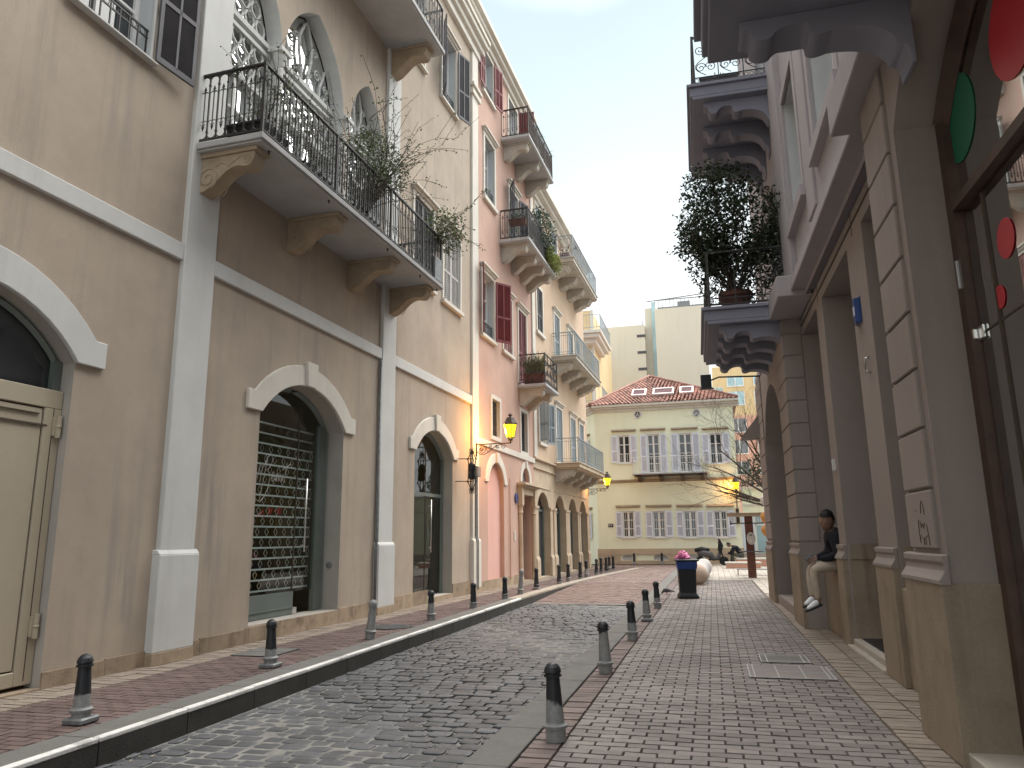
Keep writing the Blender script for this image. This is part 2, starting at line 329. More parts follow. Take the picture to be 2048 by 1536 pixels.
# cobbled carriageway
bed = MB(); bed.quad((-4.7,-6,RZ-.017),(-1.5,-6,RZ-.017),(-1.5,18.8,RZ-.017),(-4.7,18.8,RZ-.017))
cr = bed.build("road", M['cobble_bed'], recalc=False); struct(cr)
cb = MB(); r = random.Random(3)
def stone(x0, x1, y0, y1, z, r):
    n = 4; vs = []; 
    ins = [0, .14, .86, 1]; sk = r.uniform(-.012,.012)
    j = lambda: r.uniform(-.008, .008)
    cs = [(x0+j(), y0+j()), (x1+j(), y0+j()), (x1+j(), y1+j()), (x0+j(), y1+j())]
    tx, ty = r.uniform(-.008,.008), r.uniform(-.01,.01)
    for bj, v in enumerate(ins):
        for bi, u in enumerate(ins):
            px = (cs[0][0]*(1-u)+cs[1][0]*u)*(1-v) + (cs[3][0]*(1-u)+cs[2][0]*u)*v
            py = (cs[0][1]*(1-u)+cs[1][1]*u)*(1-v) + (cs[3][1]*(1-u)+cs[2][1]*u)*v
            e = (u in (0,1)) + (v in (0,1))
            if e == 2: px += (.5-u)*.026; py += (.5-v)*.026
            h = z - (.007 if e else 0) - (.006 if e == 2 else 0) + .7*(tx*(u-.5) + ty*(v-.5))
            vs.append((px, py, h))
    fs = [(i+4*k, i+1+4*k, i+5+4*k, i+4+4*k) for i in range(3) for k in range(3)]
    ring = [0,1,2,3,7,11,15,14,13,12,8,4]; b0 = 16
    vs += [(vs[k][0], vs[k][1], z-.05) for k in ring]
    fs += [(ring[k], b0+k, b0+(k+1) % 12, ring[(k+1) % 12]) for k in range(12)]
    cb.add(vs, fs)
y = 2.2; row = 0
while y < 18.7:
    D = r.uniform(.14, .17); x = -4.55; first = r.uniform(.06, .2)
    small = 8.2 < y < 10.3
    while x < -1.66:
        L = first if first else r.uniform(.17, .28); first = 0; wv = .03*math.sin(x*2.1 + row*.4)
        if x > -4.56: 
            dz = r.uniform(-.006, .006) - .02*math.sin(y*.9+x)*.6
            stone(x+.009, min(x+L, -1.66)-.009, y+wv+.009, y+D+wv-.009, RZ+dz, r)
        x += L
    y += D; row += 1
struct(cb.build("road_cobbles", M['cobble'], smooth=False, recalc=False))
# brick paved carriageway beyond
bb = MB()
for i in range(20):
    ya, yb = 18.8 + i*2, 20.8 + i*2
    bb.quad((-5.2,ya,ramp_z(ya)-.03),(-1.3,ya,ramp_z(ya)-.03),(-1.3,yb,ramp_z(yb)-.03),(-5.2,yb,ramp_z(yb)-.03))
bb.quad((-30,38.8,-.045),(30,38.8,-.045),(30,60,-.045),(-30,60,-.045))
struct(bb.build("brick_road_bed", M['joint'], recalc=False))
pb = MB(); pavers(pb, lambda y: kx(y)+.01, lambda y: -1.7, 18.95, 31.5, .22, .11, .012, ramp_z, 5)
pavers(pb, lambda y: kx(y)+.01 if y < 34.5 else -7, lambda y: -1.7 if y < 33 else -.9, 31.5, 39.2, .24, .16, .012, ramp_z, 6)
struct(pb.build("brick_road", M['road_brick'], recalc=False))
b = MB(); b.box(-4.5,-1.68,18.7,18.95,-.4,RZ+.004); struct(b.build("road_edging", M['kerb']))
# left pavement
def lwx(y): return LP.x + .028*(y-LP.y)
b = MB(); ys = [-6 + i*2 for i in range(22)]
for a, c in zip(ys[:-1], ys[1:]): b.add([(kx(a)-.3,a,-.03),(kx(c)-.3,c,-.03),(lwx(c)-.05,c,-.03),(lwx(a)-.05,a,-.03)], [(0,1,2,3)])
struct(b.build("left_pavement_bed", M['joint']))
b = MB(); pavers(b, lambda y: lwx(y)+.53, lambda y: kx(y)-.36, 2.6, 37, .22, .1, .006, lambda y: 0, 8, lift=.002)
struct(b.build("left_pavement", M['red_brick'], recalc=False))
b = MB(); pavers(b, lambda y: lwx(y)-.02, lambda y: lwx(y)+.52, 2.6, 37, .27, .1, .008, lambda y: .002, 9, 0)
struct(b.build("left_pavement_border", M['tan_brick'], recalc=False))
b = MB(); ky = [2.0]
while ky[-1] < 35.5: ky.append(ky[-1] + 1.0)
kt, kf, kg, k2 = MB(), MB(), MB(), MB()
for a, c in zip(ky[:-1], ky[1:]):
    c -= .012; xa, xc = kx(a), kx(c); g0 = .36 if a < 19 else .36
    for mb, (v0, v1), (z0, z1) in ((kt, (-.075, 0), (-.03, .012)), (kf, (-.07, -.004), (-.42, -.03)), (kg, (-g0, -.077), (-.3, .004))):
        if mb is kt: z1 += r.uniform(-.005, .005); v1 += r.uniform(-.005, .003)
        if a > 17.5 and mb is not kf: mb = k2
        mb.add([(xa+v0,a,z0),(xa+v1,a,z0),(xc+v1,c,z0),(xc+v0,c,z0),(xa+v0,a,z1),(xa+v1,a,z1),(xc+v1,c,z1),(xc+v0,c,z1)],
               [(0,3,2,1),(4,5,6,7),(0,1,5,4),(1,2,6,5),(2,3,7,6),(3,0,4,7)])
struct(kt.build("left_kerb", M['kerb_white'], bevel=.008)); struct(kf.build("left_kerb_face", M['kerb_dark'])); struct(kg.build("left_kerb_strip", M['kerb'])); struct(k2.build("far_left_kerb", M['kerb_stone']))
# right pavement
b = MB(); b.box(-1.68,1.5,-4,40,-.3,-.031); struct(b.build("right_pavement_bed", M['joint']))
def rfx(y): return 1.20 if y < 6.2 else 1.20 - (y-6.2)*.003
b = MB(); pavers(b, lambda y: -1.13, lambda y: rfx(y), 2.8, 26, .225, .108, .009, lambda y: 0, 12, lift=.003)
struct(b.build("right_pavement", M['grey_brick'], recalc=False))
b = MB(); pavers(b, lambda y: -1.36, lambda y: -1.135, 2.8, 33, .23, .11, .009, lambda y: 0, 13, 0)
struct(b.build("right_pavement_border", M['edge_brick'], recalc=False))
b = MB(); pavers(b, lambda y: rfx(y)+.004, lambda y: rfx(y)+.5 if y < 6.4 else (2.6 if y < 14 else rfx(y)+.5), 2.8, 20.3, .29, .1, .009, lambda y: .001, 14, 0)
struct(b.build("right_pavement_tan_border", M['tan_brick'], recalc=False))
b = MB(); y = 2.0
while y < 34: b.box(-1.68, -1.37, y+.004, y+.986, -.42, .006); y += .99
struct(b.build("right_kerb", M['kerb'], bevel=.006))
b = MB(); pavers(b, lambda y: -1.13, lambda y: 6.5, 26.0, 39.5, .42, .3, .012, lambda y: 0, 15, lift=.002)
pavers(b, lambda y: rfx(y)+.01, lambda y: 6.5, 20.35, 26.0, .42, .3, .012, lambda y: 0, 16, lift=.002)
struct(b.build("plaza_paving", M['plaza'], recalc=False))
b = MB(); b.box(1.501,7,19.5,41,-.3,-.033); struct(b.build("plaza_bed", M['plaza']))
b = MB(); r = random.Random(77)      # a few scraps of paper and dry leaves in the gutter and on the paving
for k in range(60):
    x, y, z = (r.uniform(-4.5,-3.9), r.uniform(4,18), RZ+.006) if k < 30 else ((r.uniform(-6.2,-4.9), r.uniform(4,18), .008) if k < 45 else (r.uniform(-1.1,1.1), r.uniform(4.5,18), .008))
    a = r.uniform(0,6.28); s = r.uniform(.008,.022); ca, sa = math.cos(a)*s, math.sin(a)*s
    b.add([(x+ca,y+sa,z),(x-sa*.6,y+ca*.6,z+.006),(x-ca,y-sa,z+.002),(x+sa*.6,y-ca*.6,z+.004)], [(0,1,2,3)])
lt_ = b.build("scattered_litter", M['corbel'], recalc=False); lt_['kind'] = 'stuff'; lt_['label'] = "tiny scraps and dry leaves strewn along the gutter"; lt_['category'] = "litter"
# ------------------------------------------------------------------ facade builders
def TL(u0): return lambda u, v, z: (v, u-u0, z)
def TRt(u, v, z): return (-v, u, z)
def wallpoly(mb, outline, holes, v, depth):
    """wall sheet with openings; each hole is (points, reveal depth)"""
    loops = [[Vector((p[0], p[1], 0)) for p in outline]] + [[Vector((p[0], p[1], 0)) for p in h] for h, d in holes]
    flat = [p for l in loops for p in l]
    tris = tessellate_polygon(loops)
    mb.add([(p.x, v, p.y) for p in flat], [tuple(t) for t in tris])
def reveals(T, holes, v, name, mat, parent):
    for h, d in holes:
        n = len(h); mb = MB(T)
        mb.add([(p[0], v, p[1]) for p in h] + [(p[0], v-d, p[1]) for p in h], [(i, (i+1) % n, n+(i+1) % n, n+i) for i in range(n)])
        mb.build(name, mat, parent, recalc=False)
def rect(u0, u1, z0, z1): return [(u0,z0),(u1,z0),(u1,z1),(u0,z1)]
def archpts(uc, half, zs, rise, n=16):
    rr = (half*half + rise*rise)/(2*rise); cz = zs + rise - rr; a = math.asin(min(1, half/rr))
    return [(uc + rr*math.sin(-a + 2*a*i/n), cz + rr*math.cos(-a + 2*a*i/n)) for i in range(n+1)], rr, cz, a
def archhole(uc, half, z0, zs, rise):
    p = archpts(uc, half, zs, rise)[0]; return [(uc+half, z0), (uc-half, z0)] + p
def goth(uc, a, z0, zs, h, n=10):
    rr = (a*a+h*h)/(2*a); L = []; th = math.asin(min(1, h/rr))
    left = [(uc + (rr-a) - rr*math.cos(th*i/n), zs + rr*math.sin(th*i/n)) for i in range(n+1)]
    right = [(2*uc - p[0], p[1]) for p in left[::-1]][1:]
    return [(uc+a, z0), (uc-a, z0)] + left + right
def arch_trim(T, parent, uc, half, zs, rise, w, ear, eh, v0, v1, mat, key=True, kh=.07, name="arch_surround"):
    mb = MB(T); inn, rr, cz, a = archpts(uc, half, zs, rise)
    ro = rr + w; ao = math.acos(min(1, max(-1, (zs+eh-cz)/ro)))
    out = [(uc + ro*math.sin(-ao + 2*ao*i/16), cz + ro*math.cos(-ao + 2*ao*i/16)) for i in range(17)]
    poly = inn + [(uc+half+ear, zs), (uc+half+ear, zs+eh)] + out[::-1] + [(uc-half-ear, zs+eh), (uc-half-ear, zs)]
    mb.prism([(p[0], p[1]) for p in poly], 1, v0, v1)
    o = mb.build(name, mat, parent, bevel=.008)
    if key:
        k = MB(T); top = cz + ro + kh; kw = w*.5
        k.prism([(uc-kw*.75, zs+rise-.01), (uc+kw*.75, zs+rise-.01), (uc+kw, top), (uc-kw, top)], 1, v1-.02, v1+.05)
        k.build("keystone", mat, o, bevel=.008)
    return o
def leaf_shutter(mb, T, hu, hv, z0, w, h, ang, mids=(.42,), nslat=None, th=.035, closed=False):
    """one louvred leaf; ang 0 lies along +u, pi along -u, pi/2 straight out"""
    ca, sa = math.cos(ang), math.sin(ang)
    mb.T = lambda a, c, z: T(hu + a*ca - c*sa, hv + a*sa + c*ca, z)
    f = .055; t = th/2
    mb.box(0, f, -t, t, z0, z0+h); mb.box(w-f, w, -t, t, z0, z0+h)
    mb.box(f, w-f, -t, t, z0, z0+f*1.5); mb.box(f, w-f, -t, t, z0+h-f*1.2, z0+h)
    for k in mids: mb.box(f, w-f, -t, t, z0+h*k-f*.6, z0+h*k+f*.6)
    n = nslat or max(8, int(h/.055)); 
    for i in range(n):
        z = z0 + f + (h-2*f)*(i+.5)/n; s = (h-2*f)/n*.5; s *= (-1 if ca >= 0 else 1)*(1 if closed else -1)
        mb.add([(f,-t*.8,z-s),(w-f,-t*.8,z-s),(w-f,t*.8,z+s),(f,t*.8,z+s)], [(0,1,2,3)])
    if w > .42:
        mb.box(w/2-.018, w/2+.018, -t, t, z0+f, z0+h-f)
    mb.T = T
def window(T, parent, u0, u1, z0, z1, v=0, fw=.13, trim=None, depth=.25, corn=True, sill=True, shut=None, smat=None, pane='pane', grid=(2,3), casem='white', angs=None, bars=False, rail=False, name="window", label=None, proud=.04):
    """surround (the part) with pane, casement, shutters, cornice, sill and grille as its sub-parts"""
    trim = trim or M['trimw']
    s = MB(T); v1 = v + proud
    s.box(u0-fw, u0, v-.02, v1, z0-.001, z1+fw); s.box(u1, u1+fw, v-.02, v1, z0-.001, z1+fw); s.box(u0, u1, v-.02, v1, z1, z1+fw)
    if not sill: s.box(u0-fw, u1+fw, v-.02, v1, z0-fw, z0-.002)
    W = s.build(name, trim, parent, bevel=.006)
    if label: W['label'] = label
    if sill:
        q = MB(T); q.box(u0-fw-.04, u1+fw+.04, v-.02, v+proud+.06, z0-fw*1.1, z0-.002); q.build("sill", trim, W, bevel=.006)
    if corn:
        q = MB(T); q.box(u0-fw-.03, u1+fw+.03, v, v+proud+.05, z1+fw+.001, z1+fw+.06); q.box(u0-fw-.07, u1+fw+.07, v, v+proud+.11, z1+fw+.06, z1+fw+.12); q.build("cornice", trim, W, bevel=.006)
    q = MB(T); q.box(u0-.02, u1+.02, v-depth-.03, v-depth, z0-.02, z1+.02); q.build("pane", M[pane], W)
    if casem:
        q = MB(T); va, vb = v-depth, v-depth+.045
        q.box(u0, u0+.06, va, vb, z0, z1); q.box(u1-.06, u1, va, vb, z0, z1); q.box(u0, u1, va, vb+.001, z0, z0+.06); q.box(u0, u1, va, vb+.001, z1-.06, z1)
        gu, gz = grid
        for i in range(1, gu):
            uu = u0 + (u1-u0)*i/gu; wd = .045 if (i*2 == gu) else .016; q.box(uu-wd, uu+wd, va, vb-.004, z0+.06, z1-.06)
        for i in range(1, gz):
            zz = z0 + (z1-z0)*i/gz; q.box(u0+.06, u1-.06, va, vb-.008, zz-.018, zz+.018)
        q.build("casement", M[casem], W)
    w2 = (u1-u0)/2
    if shut == 'closed':
        for hu, an in ((u0+.005, 0), (u1-.005, math.pi)):
            q = MB(T); leaf_shutter(q, T, hu, v-.03, z0+.01, w2-.01, z1-z0-.02, an, closed=True); q.build("shutter", smat, W)
    elif shut == 'open':
        a0, a1 = angs or (math.pi-.06, .06)
        for hu, an in ((u0-.03, a0), (u1+.03, a1)):
            if an is None: continue
            q = MB(T); leaf_shutter(q, T, hu, v+proud+.045, z0+.02, w2+.03, z1-z0-.02, an); q.build("shutter", smat, W)
    if bars:
        q = MB(T); n = max(4, int((u1-u0)/.1))
        for i in range(n+1): uu = u0+.03+(u1-u0-.06)*i/n; q.box(uu-.009, uu+.009, v-.1, v-.082, z0, z1)
        for zz in (z0+.08, z0+.25, z0+.34, z1-.35, z1-.1): q.box(u0, u1, v-.1, v-.084, zz-.01, zz+.01)
        q.build("grille", M['iron'], W)
    if rail:
        q = MB(T); zz = z0 + .45
        q.box(u0, u1, v-.06, v-.04, zz-.012, zz+.012); q.box(u0, u1, v-.06, v-.04, z0+.06, z0+.08); q.box(u0, u1, v-.06, v-.042, zz-.11, zz-.09)
        n = max(3, int((u1-u0)/.14))
        for i in range(n+1):
            uu = u0+.02+(u1-u0-.04)*i/n; q.box(uu-.008, uu+.008, v-.058, v-.042, z0+.06, zz)
        for i in range(n): 
            uu = u0+.02+(u1-u0-.04)*(i+.5)/n; q.tube([(uu + .045*math.cos(t*.7854), v-.05, zz-.05+.045*math.sin(t*.7854)) for t in range(8)], .006, 4, True)
        q.build("guard_rail", M['iron'], W)
    return W
def rail_line(mb, p0, p1, z0, h, style, sp=.13):
    """balustrade from p0 to p1 (u,v pairs), standing at z0"""
    du, dv = p1[0]-p0[0], p1[1]-p0[1]; L = math.hypot(du, dv); du /= L; dv /= L
    X = lambda a, z: (p0[0]+du*a, p0[1]+dv*a, z)
    def flat(a0, a1, za, zb, t=.012):
        nu, nv = -dv*t, du*t
        A, B = X(a0, 0), X(a1, 0)
        mb.add([(A[0]-nu,A[1]-nv,za),(B[0]-nu,B[1]-nv,za),(B[0]+nu,B[1]+nv,za),(A[0]+nu,A[1]+nv,za),(A[0]-nu,A[1]-nv,zb),(B[0]-nu,B[1]-nv,zb),(B[0]+nu,B[1]+nv,zb),(A[0]+nu,A[1]+nv,zb)],
               [(0,3,2,1),(4,5,6,7),(0,1,5,4),(1,2,6,5),(2,3,7,6),(3,0,4,7)])
    flat(0, L, z0+h-.022, z0+h+.008, .022); flat(0, L, z0+.045, z0+.065, .014)
    n = max(2, round(L/sp)); s = L/n
    if style == 'hoop':
        for i in range(n+1): flat(i*s-.0095, i*s+.0095, z0+.05, z0+h-.02, .0095)
        for i in range(n):
            c = (i+.5)*s; rr = s/2
            mb.tube([X(c+rr*math.cos(t), z0+h-.03-rr+rr*math.sin(t)) for t in [math.pi*k/6 for k in range(7)]], .0095, 4)
            mb.tube([X(c+rr*math.cos(t), z0+.07+rr-rr*math.sin(t)) for t in [math.pi*k/6 for k in range(7)]], .0095, 4)
            flat(c-.006, c+.006, z0+.22*h, z0+.8*h, .006)
            for zz, sg in ((z0+.8*h, 1), (z0+.22*h, -1)):
                mb.add([X(c-.028, zz-sg*.03), X(c+.028, zz-sg*.03), X(c, zz+sg*.045)], [(0,1,2)])
                mb.tube([X(c-.035, zz-sg*.065), X(c, zz-sg*.035), X(c+.035, zz-sg*.065)], .006, 4)
            for zz in (.3, .72): 
                mb.tube([X(c-rr, z0+zz*h), X(c-rr*.4, z0+zz*h+.035), X(c, z0+zz*h+.005), X(c+rr*.4, z0+zz*h+.035), X(c+rr, z0+zz*h)], .0055, 4)
            for zz in (.16, .84): flat(i*s-.016, i*s+.016, z0+zz*h-.012, z0+zz*h+.012, .012)
    elif style == 'plain':
        for i in range(n+1): flat(i*s-.006, i*s+.006, z0+.05, z0+h, .006)
        for zz in (.16, .86): flat(0, L, z0+zz*h-.008, z0+zz*h+.008, .006)
    elif style == 'scroll':
        m = max(1, round(L/.5)); s = L/m
        for i in range(m+1): flat(i*s-.009, i*s+.009, z0+.05, z0+h-.02, .009)
        flat(0, L, z0+.16, z0+.176, .008)
        for i in range(m):
            for k in (0, 1):
                for cx, cz, r0, a, tn in ((.3,.36,.12,0,1.6),(.7,.36,.12,math.pi,-1.6),(.3,.72,.12,0,-1.6),(.7,.72,.12,math.pi,1.6)):
                    if k: continue
                    mb.tube([X(i*s+q[0], z0+q[1]) for q in spiral(cx*s, cz*h, r0*s/.5, .012, a, tn, 20)], .0085, 4)
            mb.tube([X(i*s+s*(.5+.42*math.sin(t)), z0+.2*h+t/6.283*.72*h) for t in [6.283*k/14 for k in range(15)]], .0085, 4)
            for k in range(5): cx = s*(k+.5)/5; mb.tube([X(i*s+cx+.035*math.cos(t), z0+.108+.035*math.sin(t)) for t in [.785*j for j in range(8)]], .005, 4, True)
def railing(T, parent, pts, z0, h, style, mat, sp=.13, posts=True, name="railing"):
    mb = MB(T)
    for a, c in zip(pts[:-1], pts[1:]): rail_line(mb, a, c, z0, h, style, sp)
    R_ = mb.build(name, mat, parent)
    return R_
def posts(T, parent, pts, z0, h, mat, w=.018):
    for p in pts:
        q = MB(T); q.box(p[0]-w, p[0]+w, p[1]-w, p[1]+w, z0, z0+h+.02); q.build("rail_post", mat, parent)
def corbel(T, parent, u0, u1, L, H, ztop, mat, style='scroll', spirals=False, v0=0):
    if style == 'scroll':
        k = [(0,0),(1,0),(1,-.14),(.985,-.22),(.95,-.36),(.88,-.42),(.8,-.4),(.72,-.36),(.62,-.38),(.5,-.5),(.4,-.66),(.3,-.82),(.2,-.94),(.1,-1),(0,-.99)]
    elif style == 'step':
        k = [(0,0),(1,0),(1,-.16),(.93,-.2),(.93,-.36),(.86,-.4),(.84,-.52),(.62,-.56),(.6,-.68),(.42,-.72),(.3,-.88),(.12,-.97),(0,-1)]
    else:
        k = [(0,0),(1,0),(1,-.1),(.93,-.13),(.94,-.2),(.92,-.3),(.87,-.34),(.81,-.32),(.79,-.24),(.72,-.17),(.6,-.16),(.58,-.24),(.58,-.34),(.54,-.38),(.48,-.36),(.44,-.33),(.28,-.36),(.16,-.46),(.1,-.6),(.09,-.7),(.03,-.74),(.02,-1),(0,-1)]
    if style != 'step':
        for _ in range(2):
            m = [k[0], k[1]]
            for a, c in zip(k[1:-2], k[2:-1]): m += [(a[0]*.75+c[0]*.25, a[1]*.75+c[1]*.25), (a[0]*.25+c[0]*.75, a[1]*.25+c[1]*.75)]
            k = m + [k[-2], k[-1]]
    P = [(v0 + p[0]*L, ztop + p[1]*H) for p in k]
    mb = MB(T); mb.prism(P, 0, u0, u1)
    if style == 'scroll': mb.box(u0-.03, u1+.03, v0, v0+L+.05, ztop, ztop+.06)
    if spirals:
        for uu in (u0-.004, u1+.004):
            mb.tube([(uu, v0+p[0], ztop+p[1]) for p in spiral(.2*L, -.6*H, .19*L, .03, -1.2, 1.7, 26)], .009, 5)
            mb.tube([(uu, v0+p[0], ztop+p[1]) for p in spiral(.88*L, -.22*H, .085*L, .015, 2.4, -1.6, 20)], .008, 5)
            mb.tube([(uu, v0+a*L, ztop+c*H) for a, c in ((.33,-.3),(.42,-.2),(.5,-.26),(.55,-.36),(.63,-.24),(.75,-.12),(.88,-.06))], .008, 5)
    return mb.build("bracket", mat, parent, bevel=.01)
def balcony(T, parent, u0, u1, dep, z0, th, corb, style, mat, imat, H=1.05, sp=.13, cmat=None, cstyle='scroll', cl=.85, ch=.5, cw=.22, mould=False, nposts=(), spir=False, v=0, label=None):
    s = MB(T); s.box(u0, u1, v-.02, v+dep, z0, z0+th)
    if mould:
        s.box(u0+.06, u1-.06, v-.02, v+dep-.06, z0-.06, z0-.001); s.box(u0-.04, u1+.04, v-.02, v+dep+.04, z0+th, z0+th+.035)
    else: s.box(u0+.03, u1-.03, v-.02, v+dep-.03, z0-.03, z0-.001)
    B = s.build("balcony", mat, parent, bevel=.008)
    if label: B['label'] = label
    e = .05; zt = z0+th+(.036 if mould else .001)
    pts = [(u0+e, v+.03), (u0+e, v+dep-e), (u1-e, v+dep-e), (u1-e, v+.03)]
    railing(T, B, pts, zt, H, style, imat, sp)
    posts(T, B, [pts[1], pts[2]] + [(u, v+dep-e) for u in nposts], zt, H, imat)
    for c in corb: corbel(T, B, c-cw/2, c+cw/2, cl*dep, ch, z0-(.062 if mould else .092), cmat or M['gcorbel'], cstyle, spir, v)
    return B
def leaves(mb, c, rad, n, size, r, shell=.35):
    for i in range(n):
        while 1:
            p = Vector((r.uniform(-1,1), r.uniform(-1,1), r.uniform(-1,1)))
            if p.length <= 1 and (p.length > shell or r.random() < .3): break
        P = Vector((c[0]+p.x*rad[0], c[1]+p.y*rad[1], c[2]+p.z*rad[2]))
        leaf(mb, P, size*r.uniform(.6,1.3), r)
def leaf(mb, P, s, r, asp=.45):
    d = Vector((r.uniform(-1,1), r.uniform(-1,1), r.uniform(-1,.6))).normalized(); q = d.cross(Vector((r.uniform(-1,1), r.uniform(-1,1), r.uniform(-1,1)))); 
    if q.length < 1e-3: q = Vector((1,0,0))
    q.normalize(); a = P; e = P + d*s; m1 = P + d*s*.5 + q*s*asp*.5; m2 = P + d*s*.5 - q*s*asp*.5
    mb.add([tuple(a), tuple(m1), tuple(e), tuple(m2)], [(0,1,2,3)])
def twigs(wood, lf, base, n, length, r, spread=.6, up=.5, droop=0., nleaf=12, lsize=.05, dirn=None, rad=.008, side=2):
    for i in range(n):
        d = Vector((r.uniform(-1,1)*spread, r.uniform(-1,1)*spread, up + r.uniform(-.3,.5)))
        if dirn: d += Vector(dirn)
        d.normalize(); P = Vector(base) + Vector((r.uniform(-.1,.1), r.uniform(-.1,.1), 0)); L = length*r.uniform(.5,1.15); path = [P.copy()]; st = 7
        for k in range(st):
            d = (d + Vector((r.uniform(-.22,.22), r.uniform(-.22,.22), r.uniform(-.18,.18) - droop*k/st))).normalized()
            P = P + d*(L/st); path.append(P.copy())
            for q in range(max(1, nleaf//st)): leaf(lf, P + Vector((r.uniform(-.05,.05), r.uniform(-.05,.05), r.uniform(-.05,.05))), lsize*r.uniform(.6,1.2), r)
            if k > 1 and side and r.random() < .5:
                e = (d + Vector((r.uniform(-1,1), r.uniform(-1,1), r.uniform(-.5,.7)))).normalized(); Q = P + e*L*.25
                wood.tube([tuple(P), tuple((P+Q)/2 + Vector((0,0,.01))), tuple(Q)], [rad*.5, rad*.4, rad*.3], 4)
                for q in range(4): leaf(lf, P.lerp(Q, (q+1)/4), lsize*r.uniform(.6,1.2), r)
        wood.tube([tuple(p) for p in path], [rad*(1-.75*k/st) for k in range(st+1)], 4)
# ================================================================== tan building (left)
tan = thing("tan_building", "large beige building nearest on the left, with pale pilasters and a long iron balcony", "building", LP, LA)
T = TL(0)
aA = archhole(-.87, 1.28, -.1, 3.38, .62); aB = archhole(5.06, 1.28, .24, 3.38, .62); aC = archhole(10.76, 1.19, .12, 3.42, .58)
g1, g2, g3 = goth(2.95, .85, 6.84, 9.55, 1.45), goth(4.88, 1.02, 6.84, 9.55, 1.55), goth(6.9, .74, 6.84, 9.55, 1.35)
wins = [(-.2, 1.0, 7.5, 9.7), (10.95, 12.0, 13.15, 15.25), (8.75, 9.75, 13.15, 15.25), (11.2, 12.4, 7.5, 9.55), (9.3, 10.45, 7.5, 9.55)]
holes = [(aA, .3), (aB, .42), (aC, .36), (g1, .3), (g2, .3), (g3, .3)] + [(rect(*q), .3) for q in wins]
b = MB(T); wallpoly(b, rect(-16, 14, 0, 16.95), holes, 0, 0); b.build("wall", M['tan'], tan, recalc=False)
reveals(T, holes[6:], 0, "window_reveal", M['reveal'], tan)
reveals(T, holes[:3], 0, "arch_reveal", M['arch_shade'], tan); reveals(T, holes[3:6], 0, "arch_reveal", M['trim'], tan)
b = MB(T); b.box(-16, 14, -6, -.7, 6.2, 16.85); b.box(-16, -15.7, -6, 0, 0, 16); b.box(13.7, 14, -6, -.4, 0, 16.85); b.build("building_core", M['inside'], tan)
# stone plinth course, pieced
b = MB(T); u = -12
while u < 13.3:
    L = rnd.choice([.8, .95, 1.1]); e = min(u+L, 13.3)
    if not ((3.78 < u < 6.34) or (9.57 < u < 11.95) or (-2.2 < u < .4)):
        for lim in (3.78, 9.57, -2.2, 1.8, 7.68):
            if u < lim < e: e = lim
        b.box(u+.003, e-.003, 0, .022, 0, .16 + .015*max(0, u)); u = e
    else:
        lim = 6.35 if u > 3 and u < 7 else (11.96 if u > 9 else .41); 
        hh = .235 if u > 3 and u < 7 else (.115 if u > 9 else .02)
        b.box(u, lim, -.4, .02, 0, hh); u = lim
b.build("plinth", M['plinth'], tan)
# string course and pilasters
b = MB(T)
for a, c in ((-16, 1.85), (2.46, 7.72), (8.35, 13.32)): b.box(a, c, -.02, .055, 5.1, 5.33)
b.build("string_course", M['trim'], tan, bevel=.01)
for a, c, ph in ((1.85, 2.46, 1.32), (7.72, 8.35, 1.36), (13.32, 13.84, 1.4)):
    b = MB(T); b.box(a, c, -.02, .07, ph, 16.2); P = b.build("pilaster", M['trim'] if a < 9 else M['trimw'], tan, bevel=.01)
    b = MB(T); b.box(a-.055, c+.055, -.02, .12, 0, .148); b.build("pilaster_foot", M['plinth'], P, bevel=.006)
    b = MB(T); b.box(a-.05, c+.05, -.02, .115, .15, ph-.03); b.prism([(-.02,ph-.03),(.115,ph-.03),(.07,ph+.03),(-.02,ph+.03)], 0, a-.05, c+.05); b.build("pilaster_base", M['trim'] if a < 9 else M['trimw'], P, bevel=.008)
b = MB(T); b.box(13.22, 13.94, -.02, .13, 14.7, 14.86); b.box(13.26, 13.9, -.02, .1, 14.86, 14.95); b.box(13.18, 13.98, -.02, .17, 14.95, 15.06); b.build("capital", M['trimw'], tan, bevel=.01)
b = MB(T); b.box(-16, 14.02, -.02, .12, 16.2, 16.45); b.box(-16, 14.08, -.02, .22, 16.45, 16.65); b.box(-16, 14.12, -.02, .34, 16.65, 16.82); b.box(-16, 14.15, -.3, .4, 16.82, 16.95); b.build("cornice", M['trimw'], tan, bevel=.012)
arch_trim(T, tan, -.87, 1.28, 3.38, .62, .36, .37, .3, -.02, .05, M['trim'])
arch_trim(T, tan, 5.06, 1.28, 3.38, .62, .34, .36, .3, -.02, .05, M['trimw'])
arch_trim(T, tan, 10.76, 1.19, 3.42, .58, .32, .34, .27, -.02, .05, M['trimw'])
# arch A: beige steel door below a dark fanlight
b = MB(T); b.box(-2.15, .405, -.16, -.1, 2.86, 3.06); b.box(.2, .405, -.16, -.1, .06, 2.86); b.box(-2.15, -1.95, -.16, -.1, .06, 2.86); b.box(-1.95, .2, -.16, -.1, .06, .2); D = b.build("steel_door", M['beige_metal'], tan, bevel=.008)
b = MB(T); b.box(-1.93, .185, -.18, -.115, .215, 2.845); b.build("door_leaf", M['beige_metal'], D, bevel=.006)
b = MB(T); b.box(-2.0, .24, -.11, -.096, 2.66, 2.68); b.box(-1.9, .14, -.112, -.094, 2.78, 2.79); b.box(.3, .31, -.11, -.097, .1, 2.86); b.box(-2.15, .4, -.2, -.19, 0, .05); b.build("door_seam", M['seam'], D)
for zz in (.5, 2.55):
    b = MB(T); b.lathe([(.028,0),(.028,.11),(.034,.115),(.034,.125),(.028,.13),(.028,.24)], (.36, -.075, zz), 10); b.box(.3, .36, -.1, -.08, zz+.02, zz+.22); b.build("hinge", M['beige_metal'], D)
